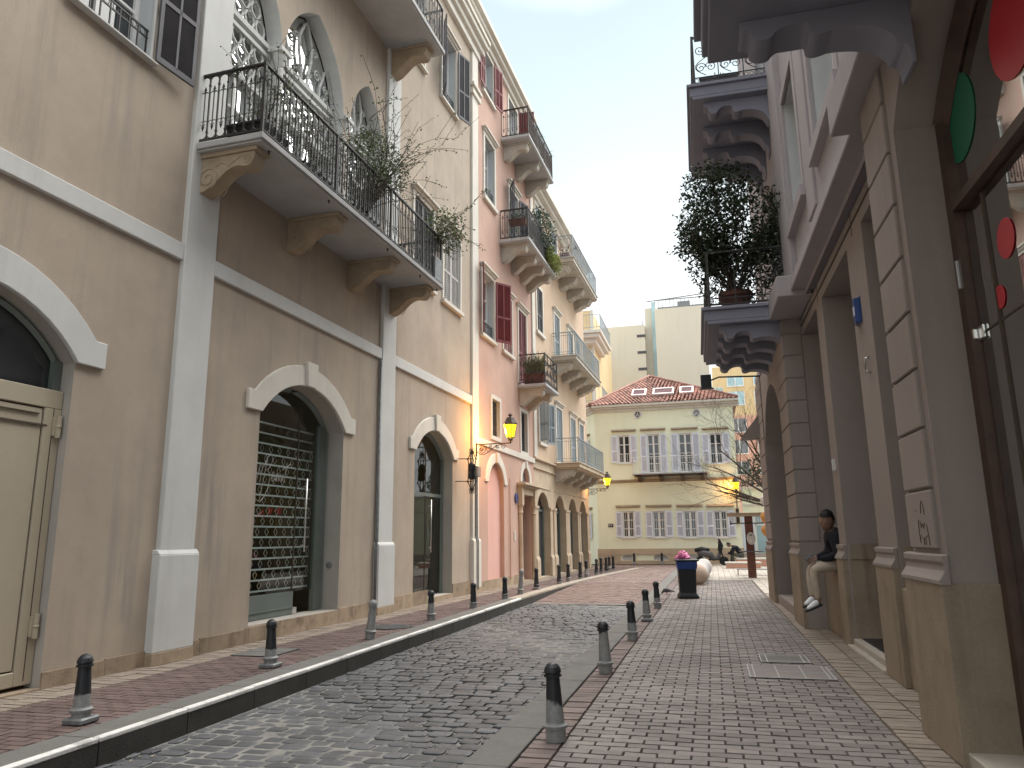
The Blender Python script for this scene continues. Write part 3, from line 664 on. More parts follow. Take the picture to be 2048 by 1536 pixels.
b = MB(T); b.prism([(p[0], p[1]) for p in archhole(-.87, 1.28, 3.06, 3.38, .62)], 1, -.24, -.22); b.build("fanlight_pane", M['pane'], tan)
b = MB(T); pp = archpts(-.87, 1.23, 3.36, .6)[0]; b.tube([(p[0], -.2, p[1]) for p in pp], .04, 4); b.box(.3, .4, -.24, -.16, 3.06, 3.4); b.build("fanlight_frame", M['green_metal'], tan)
# arch B: glazed shopfront behind which a steel roller grille is down
def shop_arch(uc, half, z0, zs, rise, dep, split, panel):
    b = MB(T); inn = archpts(uc, half-.02, zs, rise-.02)[0]; fr = .07
    pth = [(uc-half+.03, -dep, z0)] + [(p[0], -dep, p[1]) for p in inn] + [(uc+half-.03, -dep, z0)]
    b.tube(pth, .055, 4); b.box(uc+half-.3, uc+half-.06, -dep-.04, -dep+.04, z0, zs+.1) if panel else None
    if panel: b.box(uc-half, split, -dep-.03, -dep+.035, z0, z0+.36); b.box(uc-half, split, -dep-.02, -dep+.05, z0+.1, z0+.12)
    F = b.build("shopfront_frame", M['green_metal'], tan)
    b = MB(T); b.prism(archhole(uc, half-.03, z0+(.36 if panel else .02), zs, rise-.03), 1, -dep-.004, -dep); b.build("glass_front", M['glass'], F)
    b = MB(T); b.box(split-.008, split+.008, -dep-.01, -dep+.012, z0, zs+rise*.6); b.build("door_joint", M['seam'], F)
    b = MB(T); b.lathe([(.014,0),(.014,1.25)], (split+.22, -dep+.07, z0+1.0), 8)
    for zz in (1.1, 2.1): b.box(split+.21, split+.23, -dep, -dep+.07, z0+zz, z0+zz+.02)
    b.build("pull_handle", M['steel'], F, smooth=True)
    b = MB(T); b.box(split+.01, split+.13, -dep-.02, -dep+.03, z0+.0, z0+.1); b.build("floor_lock", M['steel'], F)
    return F
FB = shop_arch(5.06, 1.28, .25, 3.38, .62, .36, 5.42, True)
b = MB(T); z = .66; k = 0
while z < 3.35:
    b.box(3.8, 6.1, -.5, -.485, z-.014, z+.014)
    n = 9
    for i in range(n):
        cu = 3.95 + i*.25 + (.125 if k % 2 else 0)
        if z < 2.9: b.tube([(cu, -.492, z+.02), (cu+.05, -.492, z+.085), (cu, -.492, z+.15), (cu-.05, -.492, z+.085)], .0045, 4, True)
    z += .168; k += 1
b.build("roller_grille", M['grille'], FB)
FC = shop_arch(10.76, 1.19, .12, 3.42, .58, .3, 10.9, False)
b = MB(T); b.box(9.6, 11.9, -.34, -.27, 2.45, 2.53); b.build("transom", M['green_metal'], FC)
for (a, c) in ((3.7, 6.4), (9.5, 12.0), (-2.2, .5)):      # shop rooms
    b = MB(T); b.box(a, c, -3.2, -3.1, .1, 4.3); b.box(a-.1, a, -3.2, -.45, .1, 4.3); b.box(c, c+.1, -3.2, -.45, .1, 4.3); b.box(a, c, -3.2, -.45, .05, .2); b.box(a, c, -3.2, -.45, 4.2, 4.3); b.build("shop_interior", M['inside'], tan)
b = MB(T); b.box(10.5, 11.1, -2.9, -2.8, .2, 2.2); b.build("inner_door", M['wood'], tan)
# hand lettering on the glass of the shop, a flourish of thin strokes
def script(strokes, u0, z0, s, v, r=.006):
    b = MB(T)
    for st in strokes: b.tube([(u0 + (p[0]+.18*p[1])*s, v, z0 + p[1]*s) for p in st], r, 4)
    return b
S = [[(.0,.15),(.05,.6)], [(.16,0),(.2,.62)], [(.3,-.55),(.34,.2),(.38,.75)], [(.24,.5),(.36,.82),(.52,.95),(.66,.84),(.64,.62),(.5,.46),(.4,.42),(.56,.36),(.66,.16),(.64,-.15),(.52,-.42),(.34,-.6),(.2,-.56)],
     [(.74,.16),(.84,.26),(.86,.36),(.8,.4),(.73,.3),(.75,.12),(.86,.08),(.96,.2)], [(.98,.36),(1.0,.1)], [(1.04,.1),(1.06,.36),(1.14,.3),(1.14,.1)], [(1.22,.36),(1.22,.14),(1.3,.1),(1.36,.36),(1.37,.1)], [(1.5,.75),(1.48,.2),(1.54,.08)], [(1.3,.5),(1.72,.74)]]
script(S, 4.28, 2.35, .5, -.35).build("shop_lettering", M['shut_pale'], FB)
S2 = [[(x*.12, .2*((x*7) % 3 - 1)*.5) for x in range(0, 4)], [(.5,0),(.56,.2),(.62,0),(.68,.2)], [(.8,.1),(.9,.1)], [(1.0,0),(1.03,.22),(1.1,.02),(1.16,.2)]]
script(S2, 4.35, 1.86, .55, -.35, .005).build("small_shop_lettering", M['reddot'], FB)
b = MB(T); b.lathe([(.055,0),(.055,.012),(.04,.016)], (0,0,0), 14); b.T = None
q = MB(lambda x, y, z: T(6.36+0*x, -.2, .98+y) if 0 else T(6.335-z, -.2+x, 1.0+y)); q.lathe([(.055,0),(.055,.02),(.035,.024)], (0,0,0), 14); q.build("round_vent", M['greymetal'], tan)
# warm lamps inside the shops
b = MB(T); b.ball((5.5, -1.6, 2.3), (.1,.1,.07)); b.ball((5.78, -1.6, 2.32), (.08,.08,.06)); b.build("shop_lamp", M['warm_bulb'], tan, smooth=True)
b = MB(T); b.ball((4.15, -.7, .78), (.05,.05,.14)); b.ball((4.12, -.7, .66), (.16,.05,.05)); b.build("figurine_lamp", M['warm_bulb'], FB, smooth=True)
b = MB(T); b.ball((10.2, -.9, 3.5), (.22,.22,.1)); b.build("pendant_lamp", M['warm_bulb'], FC, smooth=True)
# gothic windows with pierced stone tracery
def gothic(uc, a, zs, h, style):
    b = MB(T); d = -.26
    P = goth(uc, a-.03, 6.84, zs, h-.03); b.tube([(p[0], d, p[1]) for p in P[1:-0]], .055, 4)
    b.box(uc-a, uc+a, d-.05, d+.06, zs+.06, zs+.15); b.box(uc-a, uc+a, d-.05, d+.05, zs-.1, zs-.03); b.box(uc-a, uc+a, d-.05, d+.06, 8.62, 8.72)
    for uu in (-.5, 0, .5): b.box(uc+uu*a-.03, uc+uu*a+.03, d-.04, d+.04, 6.84, 8.65)
    for zz in (7.5, 8.05): b.box(uc-a, uc+a, d-.035, d+.035, zz-.02, zz+.02)
    W = b.build("arched_window", M['trim'], tan)
    b = MB(T); rr = .125
    nz = 3; nu = int(2*a/(rr*2))
    for j in range(nz):
        for i in range(nu + 1):
            cu = uc - a + (2*a)*(i+(.5 if j % 2 else 0))/nu; cz = 8.86 + j*.25
            if uc-a+.05 < cu < uc+a-.05: b.tube([(cu+rr*math.cos(t), d, cz+rr*math.sin(t)*1.15) for t in [.785*k for k in range(8)]], .026, 5, True)
    if style == 0:
        for j in range(4):
            for i in range(nu + 1):
                cu = uc - a + (2*a)*(i+(.5 if j % 2 else 0))/nu; cz = zs + .3 + j*.27
                wd = a*(1 - ((cz-zs)/h)**1.6)
                if abs(cu-uc) < wd - .1: b.tube([(cu+rr*math.cos(t), d, cz+rr*math.sin(t)*1.15) for t in [.785*k for k in range(8)]], .026, 5, True)
    else:
        for s in (-1, 1):
            b.tube([(uc+s*x*a, d, zs+.12+z*h) for x, z in ((.08,0),(.12,.2),(.2,.4),(.2,.6),(.08,.78),(0,.85))], .03, 5)
            b.tube([(uc+s*x*a, d, zs+.12+z*h) for x, z in ((.5,0),(.52,.2),(.62,.36),(.66,.46))], .03, 5)
            for cx, cz, r0 in ((.42,.3,.13),(.3,.55,.11),(.72,.22,.1),(.14,.2,.09)):
                b.tube([(uc+s*(cx*a+q[0]), d, zs+.12+cz*h+q[1]) for q in spiral(0, 0, r0, .02, 0, 1.5*s, 14)], .02, 4)
            for cx, cz in ((.25,.08),(.75,.06)): b.tube([(uc+s*cx*a+.09*math.cos(t), d, zs+.12+cz*h+.1*math.sin(t)) for t in [.785*k for k in range(8)]], .02, 4, True)
    b.build("tracery", M['trim'], W)
    b = MB(T); b.prism(goth(uc, a-.02, 6.84, zs, h-.02), 1, d-.06, d-.055); b.build("pane", M['mirror'], W)
gothic(2.95, .85, 9.55, 1.45, 0); gothic(4.88, 1.02, 9.55, 1.55, 1); gothic(6.9, .74, 9.55, 1.35, 1)
for uc in (3.83, 6.03):
    b = MB(T); b.lathe([(.1,0),(.1,.06),(.075,.1),(.068,2.35),(.075,2.4),(.07,2.44),(.12,2.62),(.12,2.7)], (uc, -.06, 6.84), 14); b.box(uc-.15, uc+.15, -.2, .08, 9.54, 9.62); b.build("window_column", M['trim'], tan)
b = MB(T); b.box(2.1, 7.7, -.8, -.78, 6.8, 11.3); b.build("room_back", M['pane_grey'], tan)
# balconies
B1 = balcony(T, tan, 1.9, 8.45, 1.12, 6.74, .09, [2.15, 4.35, 6.4, 8.1], 'hoop', M['slab'], M['iron'], H=1.06, sp=.155, cmat=M['corbel'], cl=.82, ch=.5, cw=.24, nposts=(3.9, 5.9, 7.4), spir=True)
for u in (2.2, 3.8, 5.9, 7.4, 8.3):
    b = MB(T); b.lathe([(.012,0),(.018,.05)], (u, 1.02, 6.66), 6); b.build("drip_spout", M['iron'], B1)
B2 = balcony(T, tan, 4.1, 8.35, 1.15, 12.4, .1, [4.45, 7.95], 'hoop', M['slab'], M['iron'], H=1.06, sp=.155, cmat=M['corbel'], cl=.8, ch=.55, cw=.3)
# windows of the tan building
window(T, tan, *wins[0][:2], wins[0][2], wins[0][3], shut='open', smat=M['shut_grey'], angs=(None, .1), rail=True, corn=False, fw=.03, trim=M['trim'], pane='pane', depth=.28)
window(T, tan, *wins[1], shut='open', smat=M['shut_grey'], angs=(math.pi-.5, .3), rail=True, fw=.06)
window(T, tan, *wins[2], shut='open', smat=M['shut_grey'], angs=(math.pi-.1, None), rail=True, fw=.06)
window(T, tan, *wins[3], shut='closed', smat=M['shut_pale'], fw=.1, casem=None)
window(T, tan, *wins[4], shut='closed', smat=M['shut_grey'], fw=.1, casem=None)
# drainpipes
b = MB(T)
b.tube([(7.66, .05, .2), (7.66, .05, 1.3), (7.7, .05, 1.42), (7.7, .05, 5.05)], .028, 8); b.build("drainpipe", M['greymetal'], tan, smooth=True)
b = MB(T); b.tube([(13.5, .12, .1), (13.5, .12, 1.4), (13.5, .09, 1.5), (13.5, .09, 3.15)], .022, 8); b.tube([(13.62, .12, .1), (13.62, .12, 1.4), (13.62, .09, 1.5), (13.62, .09, 3.15)], .016, 6); b.box(13.42, 13.7, .07, .17, 3.1, 3.38); b.build("cable_conduit", M['greymetal'], tan)
# ================================================================== salmon building
sal = thing("salmon_building", "salmon pink house with oxblood shutters and three small balconies", "building", lw(14), LA)
T = TL(14)
blind = archhole(15.6, .8, .2, 3.05, .62); dore = rect(18.2, 19.65, 0, 2.85); fan = archhole(18.92, .5, 3.25, 3.3, .5)
sw = dict(t1=(14.5,15.5,15.6,17.15), dA=(17.35,18.45,15.0,17.1), s2=(14.6,15.6,11.95,14.05), dB=(17.3,18.4,11.2,13.55), l1=(14.3,15.45,7.42,9.4), l2=(16.45,17.45,7.42,9.35), dC=(18.25,19.3,6.75,9.35), g1=(15.2,15.98,4.47,5.6), g2=(18.42,19.22,4.35,5.72))
holes = [(blind, .13), (dore, .6), (fan, .12)] + [(rect(*q), .28) for q in sw.values()]
b = MB(T); wallpoly(b, [(14,0),(20.1,0),(20.1,17.85),(9.5,17.85),(9.5,16.96),(14,16.96)], holes, 0, 0); b.build("wall", M['salmon'], sal, recalc=False)
reveals(T, holes[:3], 0, "arch_reveal", M['salmon'], sal)
reveals(T, holes[3:], 0, "window_reveal", M['reveal'], sal)
b = MB(T); b.prism(blind, 1, -.18, -.125); b.build("blind_arch_panel", M['pink'], sal)
b = MB(T); b.prism(fan, 1, -.16, -.115); b.build("fanlight_pane", M['pane_grey'], sal)
b = MB(T); b.box(14, 20.1, -6, -1.2, 0, 17.75); b.box(14, 20.1, -1.2, -.4, 5.9, 17.75); b.box(9.5, 14, -6, -.05, 16.96, 17.75); b.build("building_core", M['inside'], sal)
b = MB(T); u = 14.0
while u < 18.1: e = min(u+.85, 18.1); b.box(u+.003, e-.003, 0, .022, 0, .27); u = e
b.box(18.1, 20.1, -.6, .02, 0, .03); b.build("plinth", M['plinth'], sal)
b = MB(T); b.box(13.85, 20.1, -.02, .06, 4.06, 4.24); b.build("string_course", M['trimw'], sal, bevel=.01)
arch_trim(T, sal, 15.6, .8, 3.05, .62, .28, .28, .1, -.02, .045, M['trimw'], kh=.02)
arch_trim(T, sal, 18.92, .5, 3.3, .5, .2, .2, .08, -.02, .045, M['trimw'], kh=.02)
b = MB(T); b.box(17.85, 20.05, -.02, .3, 3.16, 3.24); b.box(17.92, 19.98, -.02, .22, 3.1, 3.16); b.box(18.0, 19.9, -.02, .1, 2.86, 3.1)
for uu in (18.08, 19.75): b.box(uu-.12, uu+.12, -.02, .16, 2.5, 3.1); b.lathe([(.1,0),(.1,.12),(.075,.2),(.07,2.2),(.1,2.25),(.08,2.3),(.08,2.4),(.11,2.5)], (uu, .06, 0), 12)
b.build("stone_doorcase", M['ochre_stone'], sal, bevel=.006)
b = MB(T); b.box(18.2, 19.65, -.62, -.57, 0, 2.9); b.build("entrance_door", M['wood'], sal)
window(T, sal, *sw['t1'], shut='open', smat=M['shut_red'], angs=(math.pi-.06, .2), rail=True, corn=False, fw=.1)
window(T, sal, *sw['dA'], shut='open', smat=M['shut_red'], angs=(None, 1.45), fw=.12, corn=False, sill=False, pane='pane_grey')
window(T, sal, *sw['s2'], fw=.13, rail=True)
window(T, sal, *sw['dB'], fw=.12, shut='open', smat=M['shut_grey'], angs=(math.pi-.5, .3), sill=False)
window(T, sal, *sw['l1'], shut='open', smat=M['shut_red'], angs=(math.pi-.3, .6), rail=True, fw=.1)
window(T, sal, *sw['l2'], shut='closed', smat=M['shut_pink'], fw=.1, casem=None)
window(T, sal, *sw['dC'], shut='closed', smat=M['shut_red'], fw=.1, casem=None, sill=False)
window(T, sal, *sw['g1'], fw=.13, corn=False, sill=False, bars=True, casem=None)
window(T, sal, *sw['g2'], fw=.13, corn=False, sill=False, bars=True, casem=None)
balcony(T, sal, 16.4, 20.05, 1.02, 14.85, .1, [16.85, 18.3, 19.7], 'hoop', M['slab'], M['rustiron'], sp=.16, cl=.85, ch=.5, cw=.28, nposts=(17.6, 18.8))
balcony(T, sal, 16.15, 20.05, 1.02, 11.0, .1, [16.5, 17.65, 18.75, 19.7], 'hoop', M['slab'], M['iron'], sp=.16, cl=.85, ch=.5, cw=.28, nposts=(18.1,), label="balcony overgrown with ferns")
balcony(T, sal, 18.15, 20.1, 1.0, 6.5, .1, [18.5, 19.6], 'scroll', M['slab'], M['iron'], cl=.85, ch=.5, cw=.3, label="small low balcony with scrolled ironwork")
b = MB(T); b.box(9.5, 20.12, -.02, .1, 17.3, 17.5); b.box(9.5, 20.16, -.02, .24, 17.5, 17.66); b.box(9.5, 20.2, -.4, .36, 17.66, 17.85); b.build("cornice", M['trimw'], sal, bevel=.01)
b = MB(T); b.tube([(16.95, .04, 0.2), (16.95, .04, 3.3)], .02, 6); b.build("drainpipe", M['salmon'], sal)
# ================================================================== ochre building
och = thing("ochre_building", "ochre house with a sandstone arcade, grey blue shutters and pale blue railings", "building", lw(20.1), LA)
T = TL(20.1)
ars = [(21.42, .92), (24.25, .88), (26.78, .86), (29.1, .8)]
holes = [(archhole(u, h, .02, 2.5, .6), .27) for u, h in ars]
ow = dict(w1=(20.95,21.85,4.95,6.55), w2=(20.95,21.85,9.3,11.1), w3=(20.95,21.85,13.3,14.6), d1=(23.85,24.95,4.5,6.75), d2=(26.7,27.8,4.5,6.75), d3=(28.75,29.75,4.5,6.75), e1=(23.9,24.9,8.95,10.85), e2=(26.7,27.75,8.95,10.85), e3=(28.5,29.4,8.95,10.85), f1=(23.7,24.75,13.2,14.7), f2=(26.4,27.5,13.2,14.7))
b = MB(T); wallpoly(b, rect(20.1, 30.7, 0, 4.25), holes, 0, 0); b.build("arcade_wall", M['ochre_stone'], och, recalc=False)
h2 = [(rect(*q), .25) for q in ow.values()]
b = MB(T); wallpoly(b, rect(20.1, 30.7, 4.25, 15.2), h2, 0, 0); b.build("wall", M['ochre'], och, recalc=False)
reveals(T, holes, 0, "arch_reveal", M['ochre_stone'], och)
reveals(T, h2, 0, "window_reveal", M['trimw'], och)
b = MB(T); b.box(20.1, 30.7, -6, -1.6, 0, 15.1); b.box(20.1, 30.7, -1.6, -.3, 4.1, 15.1); b.box(30.4, 30.7, -6, -.01, 0, 15.1); b.build("building_core", M['ochre'], och)
for i, (u, h) in enumerate(ars):
    b = MB(T); b.prism(archhole(u, h-.01, .02, 2.5, .6), 1, -.32, -.28); b.build("shop_glass", M['pane'] if i != 2 else M['pane_grey'], och)
    b = MB(T); b.box(u-.04, u+.04, -.28, -.23, .02, 3); b.box(u-h, u+h, -.28, -.24, 2.4, 2.5); b.box(u-h, u-h+.08, -.28, -.22, .02, 2.6); b.box(u+h-.08, u+h, -.28, -.22, .02, 2.6); b.build("shop_frame", M['green_metal'], och)
    b = MB(T)
    for s in (-1, 1): uu = u + s*(h+.2); b.box(uu-.2, uu+.2, -.02, .05, .7, 2.5); b.box(uu-.24, uu+.24, -.02, .1, 0, .66); b.prism([(-.02,.66),(.1,.66),(.05,.78),(-.02,.78)], 0, uu-.24, uu+.24); b.box(uu-.22, uu+.22, -.02, .08, 2.46, 2.56)
    b.box(u-h-.12, u+h+.12, -.02, .03, 3.22, 3.27); b.build("stone_pier", M['ochre_stone'], och, bevel=.008)
b = MB(T); z = .3
while z < 1.6: b.box(23.4, 23.75, -.25, -.225, z, z+.05); z += .1
b.build("vent_louvre", M['trimw'], och)
b = MB(T); b.box(20.1, 30.75, -.02, .1, 4.24, 4.31); b.box(20.1, 30.75, -.02, .06, 3.9, 3.95); b.build("string_course", M['ochre_stone'], och, bevel=.008)
b = MB(T); b.box(20.1, 20.5, -.02, .06, 4.32, 15.0); b.build("pilaster", M['trimw'], och, bevel=.01)
for k, q in ow.items():
    if k == 'w1': W = window(T, och, *q, shut='open', smat=M['shut_blue'], angs=(math.pi-1.0, .5), fw=.1, corn=False, pane='pane_grey', depth=.2)
    elif k[0] == 'w': window(T, och, *q, shut='closed', smat=M['shut_grey'] if k == 'w2' else M['shut_blue'], fw=.13, corn=False, casem=None, depth=.2)
    else: window(T, och, *q, shut='closed', smat=M['shut_blue'], fw=.14, corn=True, sill=False, casem=None, depth=.2)
for z0, ua, ub in ((4.18, 23.35, 29.4), (8.62, 23.35, 29.2), (12.9, 23.35, 29.1)):
    balcony(T, och, ua, ub, 1.05, z0, .16, [ua+.4+(ub-ua-.8)*i/3 for i in range(4)], 'plain', M['ochre_stone'] if z0 < 5 else M['gcorbel'], M['paleiron'], H=1.0, sp=.1, cl=.78, ch=.5, cw=.5, cstyle='step', mould=True, cmat=M['gcorbel'], nposts=(ua+2, ua+4))
b = MB(T); b.box(20.1, 30.8, -.02, .12, 14.75, 14.95); b.box(20.1, 30.9, -.02, .3, 14.95, 15.12); b.box(20.05, 31.0, -.4, .48, 15.12, 15.3); b.build("cornice", M['trimw'], och, bevel=.01)
# ================================================================== pale building across the side street
wb = thing("pale_balcony_building", "pale apartment house with stacked corner balconies behind the far end of the ochre house", "building", (-6.85, 47, 0))
b = MB(); b.box(-8, 0, 0, 10, 0, 16.2); b.build("wall", M['pastel_y'], wb)
b = MB(); b.box(-.1, .1, -.1, .1, 0, 16.2); b.build("corner_pilaster", M['trimw'], wb)
for z in (4.9, 14.3, 9.5):
    q = MB(); q.box(-1.5, .75, -1.3, 4, z, z+.2); q.box(-1.4, .6, -1.15, 3.9, z-.25, z-.001); q.box(-1.2, .35, -.8, 3.5, z-.55, z-.251); S_ = q.build("balcony", M['trimw'], wb, bevel=.02)
    q = MB()
    for i in range(11): x = -1.45 + i*.215; q.box(x-.01, x+.01, -1.26, -1.24, z+.2, z+1.2)
    for i in range(24): y = -1.2 + i*.215; q.box(.69, .71, y-.01, y+.01, z+.2, z+1.2)
    for zz in (.35, 1.2): q.box(-1.45, .71, -1.27, -1.23, z+zz, z+zz+.03); q.box(.68, .72, -1.25, 4, z+zz, z+zz+.03)
    q.build("railing", M['paleiron'], S_)
for z in (4.6, 8.2, 11.5):
    for x in (-2.6, -5): window(lambda u, v, zz: (u, -v, zz), wb, x, x+1.1, z-.4, z+1.6, shut='closed', smat=M['shut_blue'], casem=None, fw=.12, depth=.1, proud=.06)
# ================================================================== yellow house at the end
YF = 39.8
yel = thing("yellow_house", "pale yellow two-storey house with lilac shutters and a red tiled roof", "house", (-2.2, YF, 0))
T = lambda u, v, z: (u+2.2, -v, z)
yw = [(-4.6,-3.98,5.28,6.75), (-3.05,-2.42,4.68,6.75), (-1.42,-.75,4.68,6.72), (.15,.78,5.08,6.65)]
yg = [(-4.52,-3.93,1.38,2.72), (-2.95,-2.32,1.36,2.7), (-1.37,-.74,1.34,2.68), (.13,.78,1.33,2.66)]
vents = [(-4.62,-3.9,.22,.5), (-3.0,-2.3,.22,.5), (-1.4,-.7,.22,.5)]
ox = [(-3.5, 7.86), (-.42, 7.78)]
circ = lambda x, z, r: [(x+r*math.cos(-t*math.pi/8), z+r*math.sin(-t*math.pi/8)) for t in range(16)]
holes = [(rect(*q), .16) for q in yw+yg] + [(archhole((a+c)/2, (c-a)/2, z0, z0+.18, z1-z0-.18), .12) for a, c, z0, z1 in vents] + [(circ(x, z, .17)[::-1], .15) for x, z in ox]
b = MB(T); wallpoly(b, rect(-5.85, 1.45, 0, 8.3), holes, 0, 0); b.build("wall", M['yellow'], yel, recalc=False)
reveals(T, holes, 0, "window_reveal", M['white'], yel)
b = MB(T); b.add([(-5.85,0,0),(-7.25,-2.3,0),(-7.25,-2.3,8.3),(-5.85,0,8.3)], [(0,1,2,3)]); b.add([(-7.25,-2.3,0),(-7.25,-11,0),(-7.25,-11,8.3),(-7.25,-2.3,8.3)], [(0,1,2,3)]); b.add([(1.45,0,0),(1.45,-11,0),(1.45,-11,8.3),(1.45,0,8.3)], [(0,1,2,3)])
b.add([(-7.25,-2.6,0),(1.45,-.6,0),(1.45,-.6,8.3),(-7.25,-2.6,8.3)], [(0,1,2,3)]); b.build("side_wall", M['yellow'], yel)
def TCH(u, v, z):      # chamfered corner face: u runs away from the corner, v stands out from it
    dx, dv = -1.4/2.693, -2.3/2.693
    return T(-5.85 + dx*u + dv*v, dv*u - dx*v, z)
def dressed(T, q, name="window", panes='pane', rail=False):
    u0, u1, z0, z1 = q
    W = window(T, yel, u0, u1, z0, z1, fw=.05, shut='open', smat=M['shut_lilac'], trim=M['white'], grid=(2,3 if z1-z0 < 1.6 else 4), corn=False, sill=True, depth=.1, pane=panes, angs=(math.pi-.03, .03), proud=.02, name=name)
    b = MB(T); b.box(u0-.32, u1+.32, -.02, .1, z1+.2, z1+.25); b.prism([(-.02,z1+.25),(.16,z1+.25),(.1,z1+.32),(-.02,z1+.34)], 0, u0-.36, u1+.36); b.build("drip_moulding", M['corbel'], W)
    b = MB(T); n = 6
    for i in range(n): uu = u0+.06+(u1-u0-.12)*i/(n-1); b.box(uu-.008, uu+.008, -.05, -.035, z0, z1 if not rail else z0+.45)
    b.build("grille", M['white'], W)
for q in yw: dressed(T, q, rail=True)
for q in yg: dressed(T, q)
dressed(TCH, (1.05, 1.6, 1.36, 2.68)); dressed(TCH, (1.05, 1.6, 5.1, 6.7), panes='pane_grey')
for a, c, z0, z1 in vents:
    b = MB(T); b.box(a, c, -.14, -.1, z0, z1); V = b.build("cellar_vent", M['reveal'], yel)
    b = MB(T)
    for i in range(9): uu = a+.04+(c-a-.08)*i/8; b.box(uu-.01, uu+.01, -.06, -.04, z0, z1)
    b.build("vent_grille", M['white'], V)
for x, z in ox:
    b = MB(T); b.tube([(x+.2*math.cos(t*.3927), .01, z+.2*math.sin(t*.3927)) for t in range(16)], .05, 6, True); O = b.build("round_window", M['white'], yel, smooth=True)
    b = MB(T); b.prism(circ(x, z, .17), 1, -.12, -.1); b.build("pane", M['pane'], O)
    b = MB(T)
    for k in range(3): b.tube([(x, -.03, z), (x+.16*math.cos(2.094*k+1.57), -.03, z+.16*math.sin(2.094*k+1.57))], .016, 4); 
    for k in range(3): b.tube([(x+.07*math.cos(2.094*k+.52)+.05*math.cos(t), -.03, z+.07*math.sin(2.094*k+.52)+.05*math.sin(t)) for t in [.785*j for j in range(8)]], .012, 4, True)
    b.build("rosette", M['white'], O)
b = MB(T); b.box(-5.9, 1.5, -.02, .06, 4.22, 4.28); b.box(-5.9, 1.5, -.02, .1, 4.3, 4.38); b.build("string_course", M['corbel'], yel)
b = MB(TCH); b.box(0, 2.7, -.02, .06, 4.22, 4.28); b.box(0, 2.7, -.02, .1, 4.3, 4.38); b.build("string_course", M['corbel'], yel)
b = MB(T); u = -5.9
while u < 1.4:
    for z0, z1 in ((0, .2), (.2, .5), (.5, .8)):
        hit = any(a-.02 < u+.6 and u < c+.02 for a, c, _, _ in vents)
        if z0 == .2 and hit: continue
        b.box(u, min(u+.6, 1.5), -.01, .03 if z1 < .8 else .045, z0+.004, z1)
    u += .605
b.build("plinth", M['ochre_stone'], yel)
for TT, L in ((T, None), (TCH, 2.7)):
    b = MB(TT); a, c = (-5.95, 1.75) if L is None else (-.05, 2.75)
    b.box(a, c, -.05, .1, 8.05, 8.2); b.box(a, c, -.05, .22, 8.2, 8.3); b.box(a, c, -.1, .34, 8.3, 8.42); b.build("eaves_cornice", M['trimw'], yel, bevel=.01)
apex = (-3.05, -4.2, 10.75); e0, e1, e2, e3, e4 = (-6.05,.34,8.42), (1.7,.34,8.42), (1.7,-11,8.42), (-7.6,-11,8.42), (-7.6,-2.4,8.42)
# the roof: rows of overlapping tiles over each slope
def tiled(mb, A, B, C, rows=26, tw=.2):
    A, B, C = Vector(A), Vector(B), Vector(C); nrm = (B-A).cross(C-A).normalized()
    if nrm.z < 0: nrm = -nrm
    r = random.Random(4)
    for i in range(rows):
        t0, t1 = i/rows, min(1, (i+1.25)/rows)
        L0, R0 = A.lerp(C, t0), B.lerp(C, t0); L1, R1 = A.lerp(C, t1), B.lerp(C, t1)
        n = max(1, int((R0-L0).length/tw))
        for k in range(n):
            a, c = L0.lerp(R0, k/n), L0.lerp(R0, (k+.96)/n); e, f = L1.lerp(R1, k/n), L1.lerp(R1, (k+.96)/n)
            h = nrm*(.045+r.uniform(-.008,.008)); m0 = (a+c)/2 + h + nrm*.05; m1 = (e+f)/2 + nrm*.055
            mb.add([tuple(a+h*.4), tuple(m0), tuple(c+h*.4), tuple(f), tuple(m1), tuple(e)], [(0,1,4,5),(1,2,3,4)])
b = MB(T)
for A, B in ((e0, e1), (e1, e2), (e2, e3), (e3, e4), (e4, e0)): b.add([A, B, apex], [(0,1,2)])
RF = b.build("roof", M['roof'], yel)
b = MB(T)
for A, B in ((e0, e1), (e4, e0), (e1, e2)): tiled(b, A, B, apex)
b.build("roof_tiles", M['roof'], RF, recalc=False)
b = MB(T)
for E_ in (e0, e1, e4): b.tube([tuple(Vector(E_).lerp(Vector(apex), k/20) + Vector((0,0,.08))) for k in range(21)], .09, 6)
b.build("hip_tiles", M['roof'], RF, smooth=True)
def onroof(u, t): p = Vector((u, .34 - 4.54*t, 8.42 + 2.33*t)); return p
nr = Vector((0, 2.33, 4.54)).normalized()
for ua, ub in ((-3.85,-3.05), (-2.7,-1.55), (-1.25,-.5)):
    t0, t1 = .2, .43
    def fr(d, h, ui=0., ti=0.): return [tuple(onroof(a, t) + nr*h) for a, t in ((ua+ui, t0+ti), (ub-ui, t0+ti), (ub-ui, t1-ti), (ua+ui, t1-ti))]
    b = MB(T); o_, i_, lo = fr(0,.16), fr(0,.16,.1,.035), fr(0,0)
    b.add(o_+i_+lo, [(0,1,5,4),(1,2,6,5),(2,3,7,6),(3,0,4,7),(8,9,1,0),(9,10,2,1),(10,11,3,2),(11,8,0,3)]); S_ = b.build("skylight", M['maroon'], RF)
    b = MB(T); b.add(fr(0,.14,.1,.035), [(0,1,2,3)]); b.build("pane", M['sky_pane'], S_)
# first floor balcony of the yellow house
b = MB(T); b.box(-3.85, .02, -.02, .85, 4.57, 4.62); YB = b.build("balcony", M['slab'], yel)
b = MB(T); b.box(-3.75, -.08, 0, .8, 4.5, 4.569); b.build("balcony_joists", M['wood'], YB)
for uu in (-3.5, -2.4, -1.3, -.3):
    corbel(T, YB, uu-.09, uu+.09, .75, .28, 4.499, M['wood'])
railing(T, YB, [(-3.8,.03),(-3.8,.8),(-.03,.8),(-.03,.03)], 4.63, .85, 'plain', M['white'], .12)
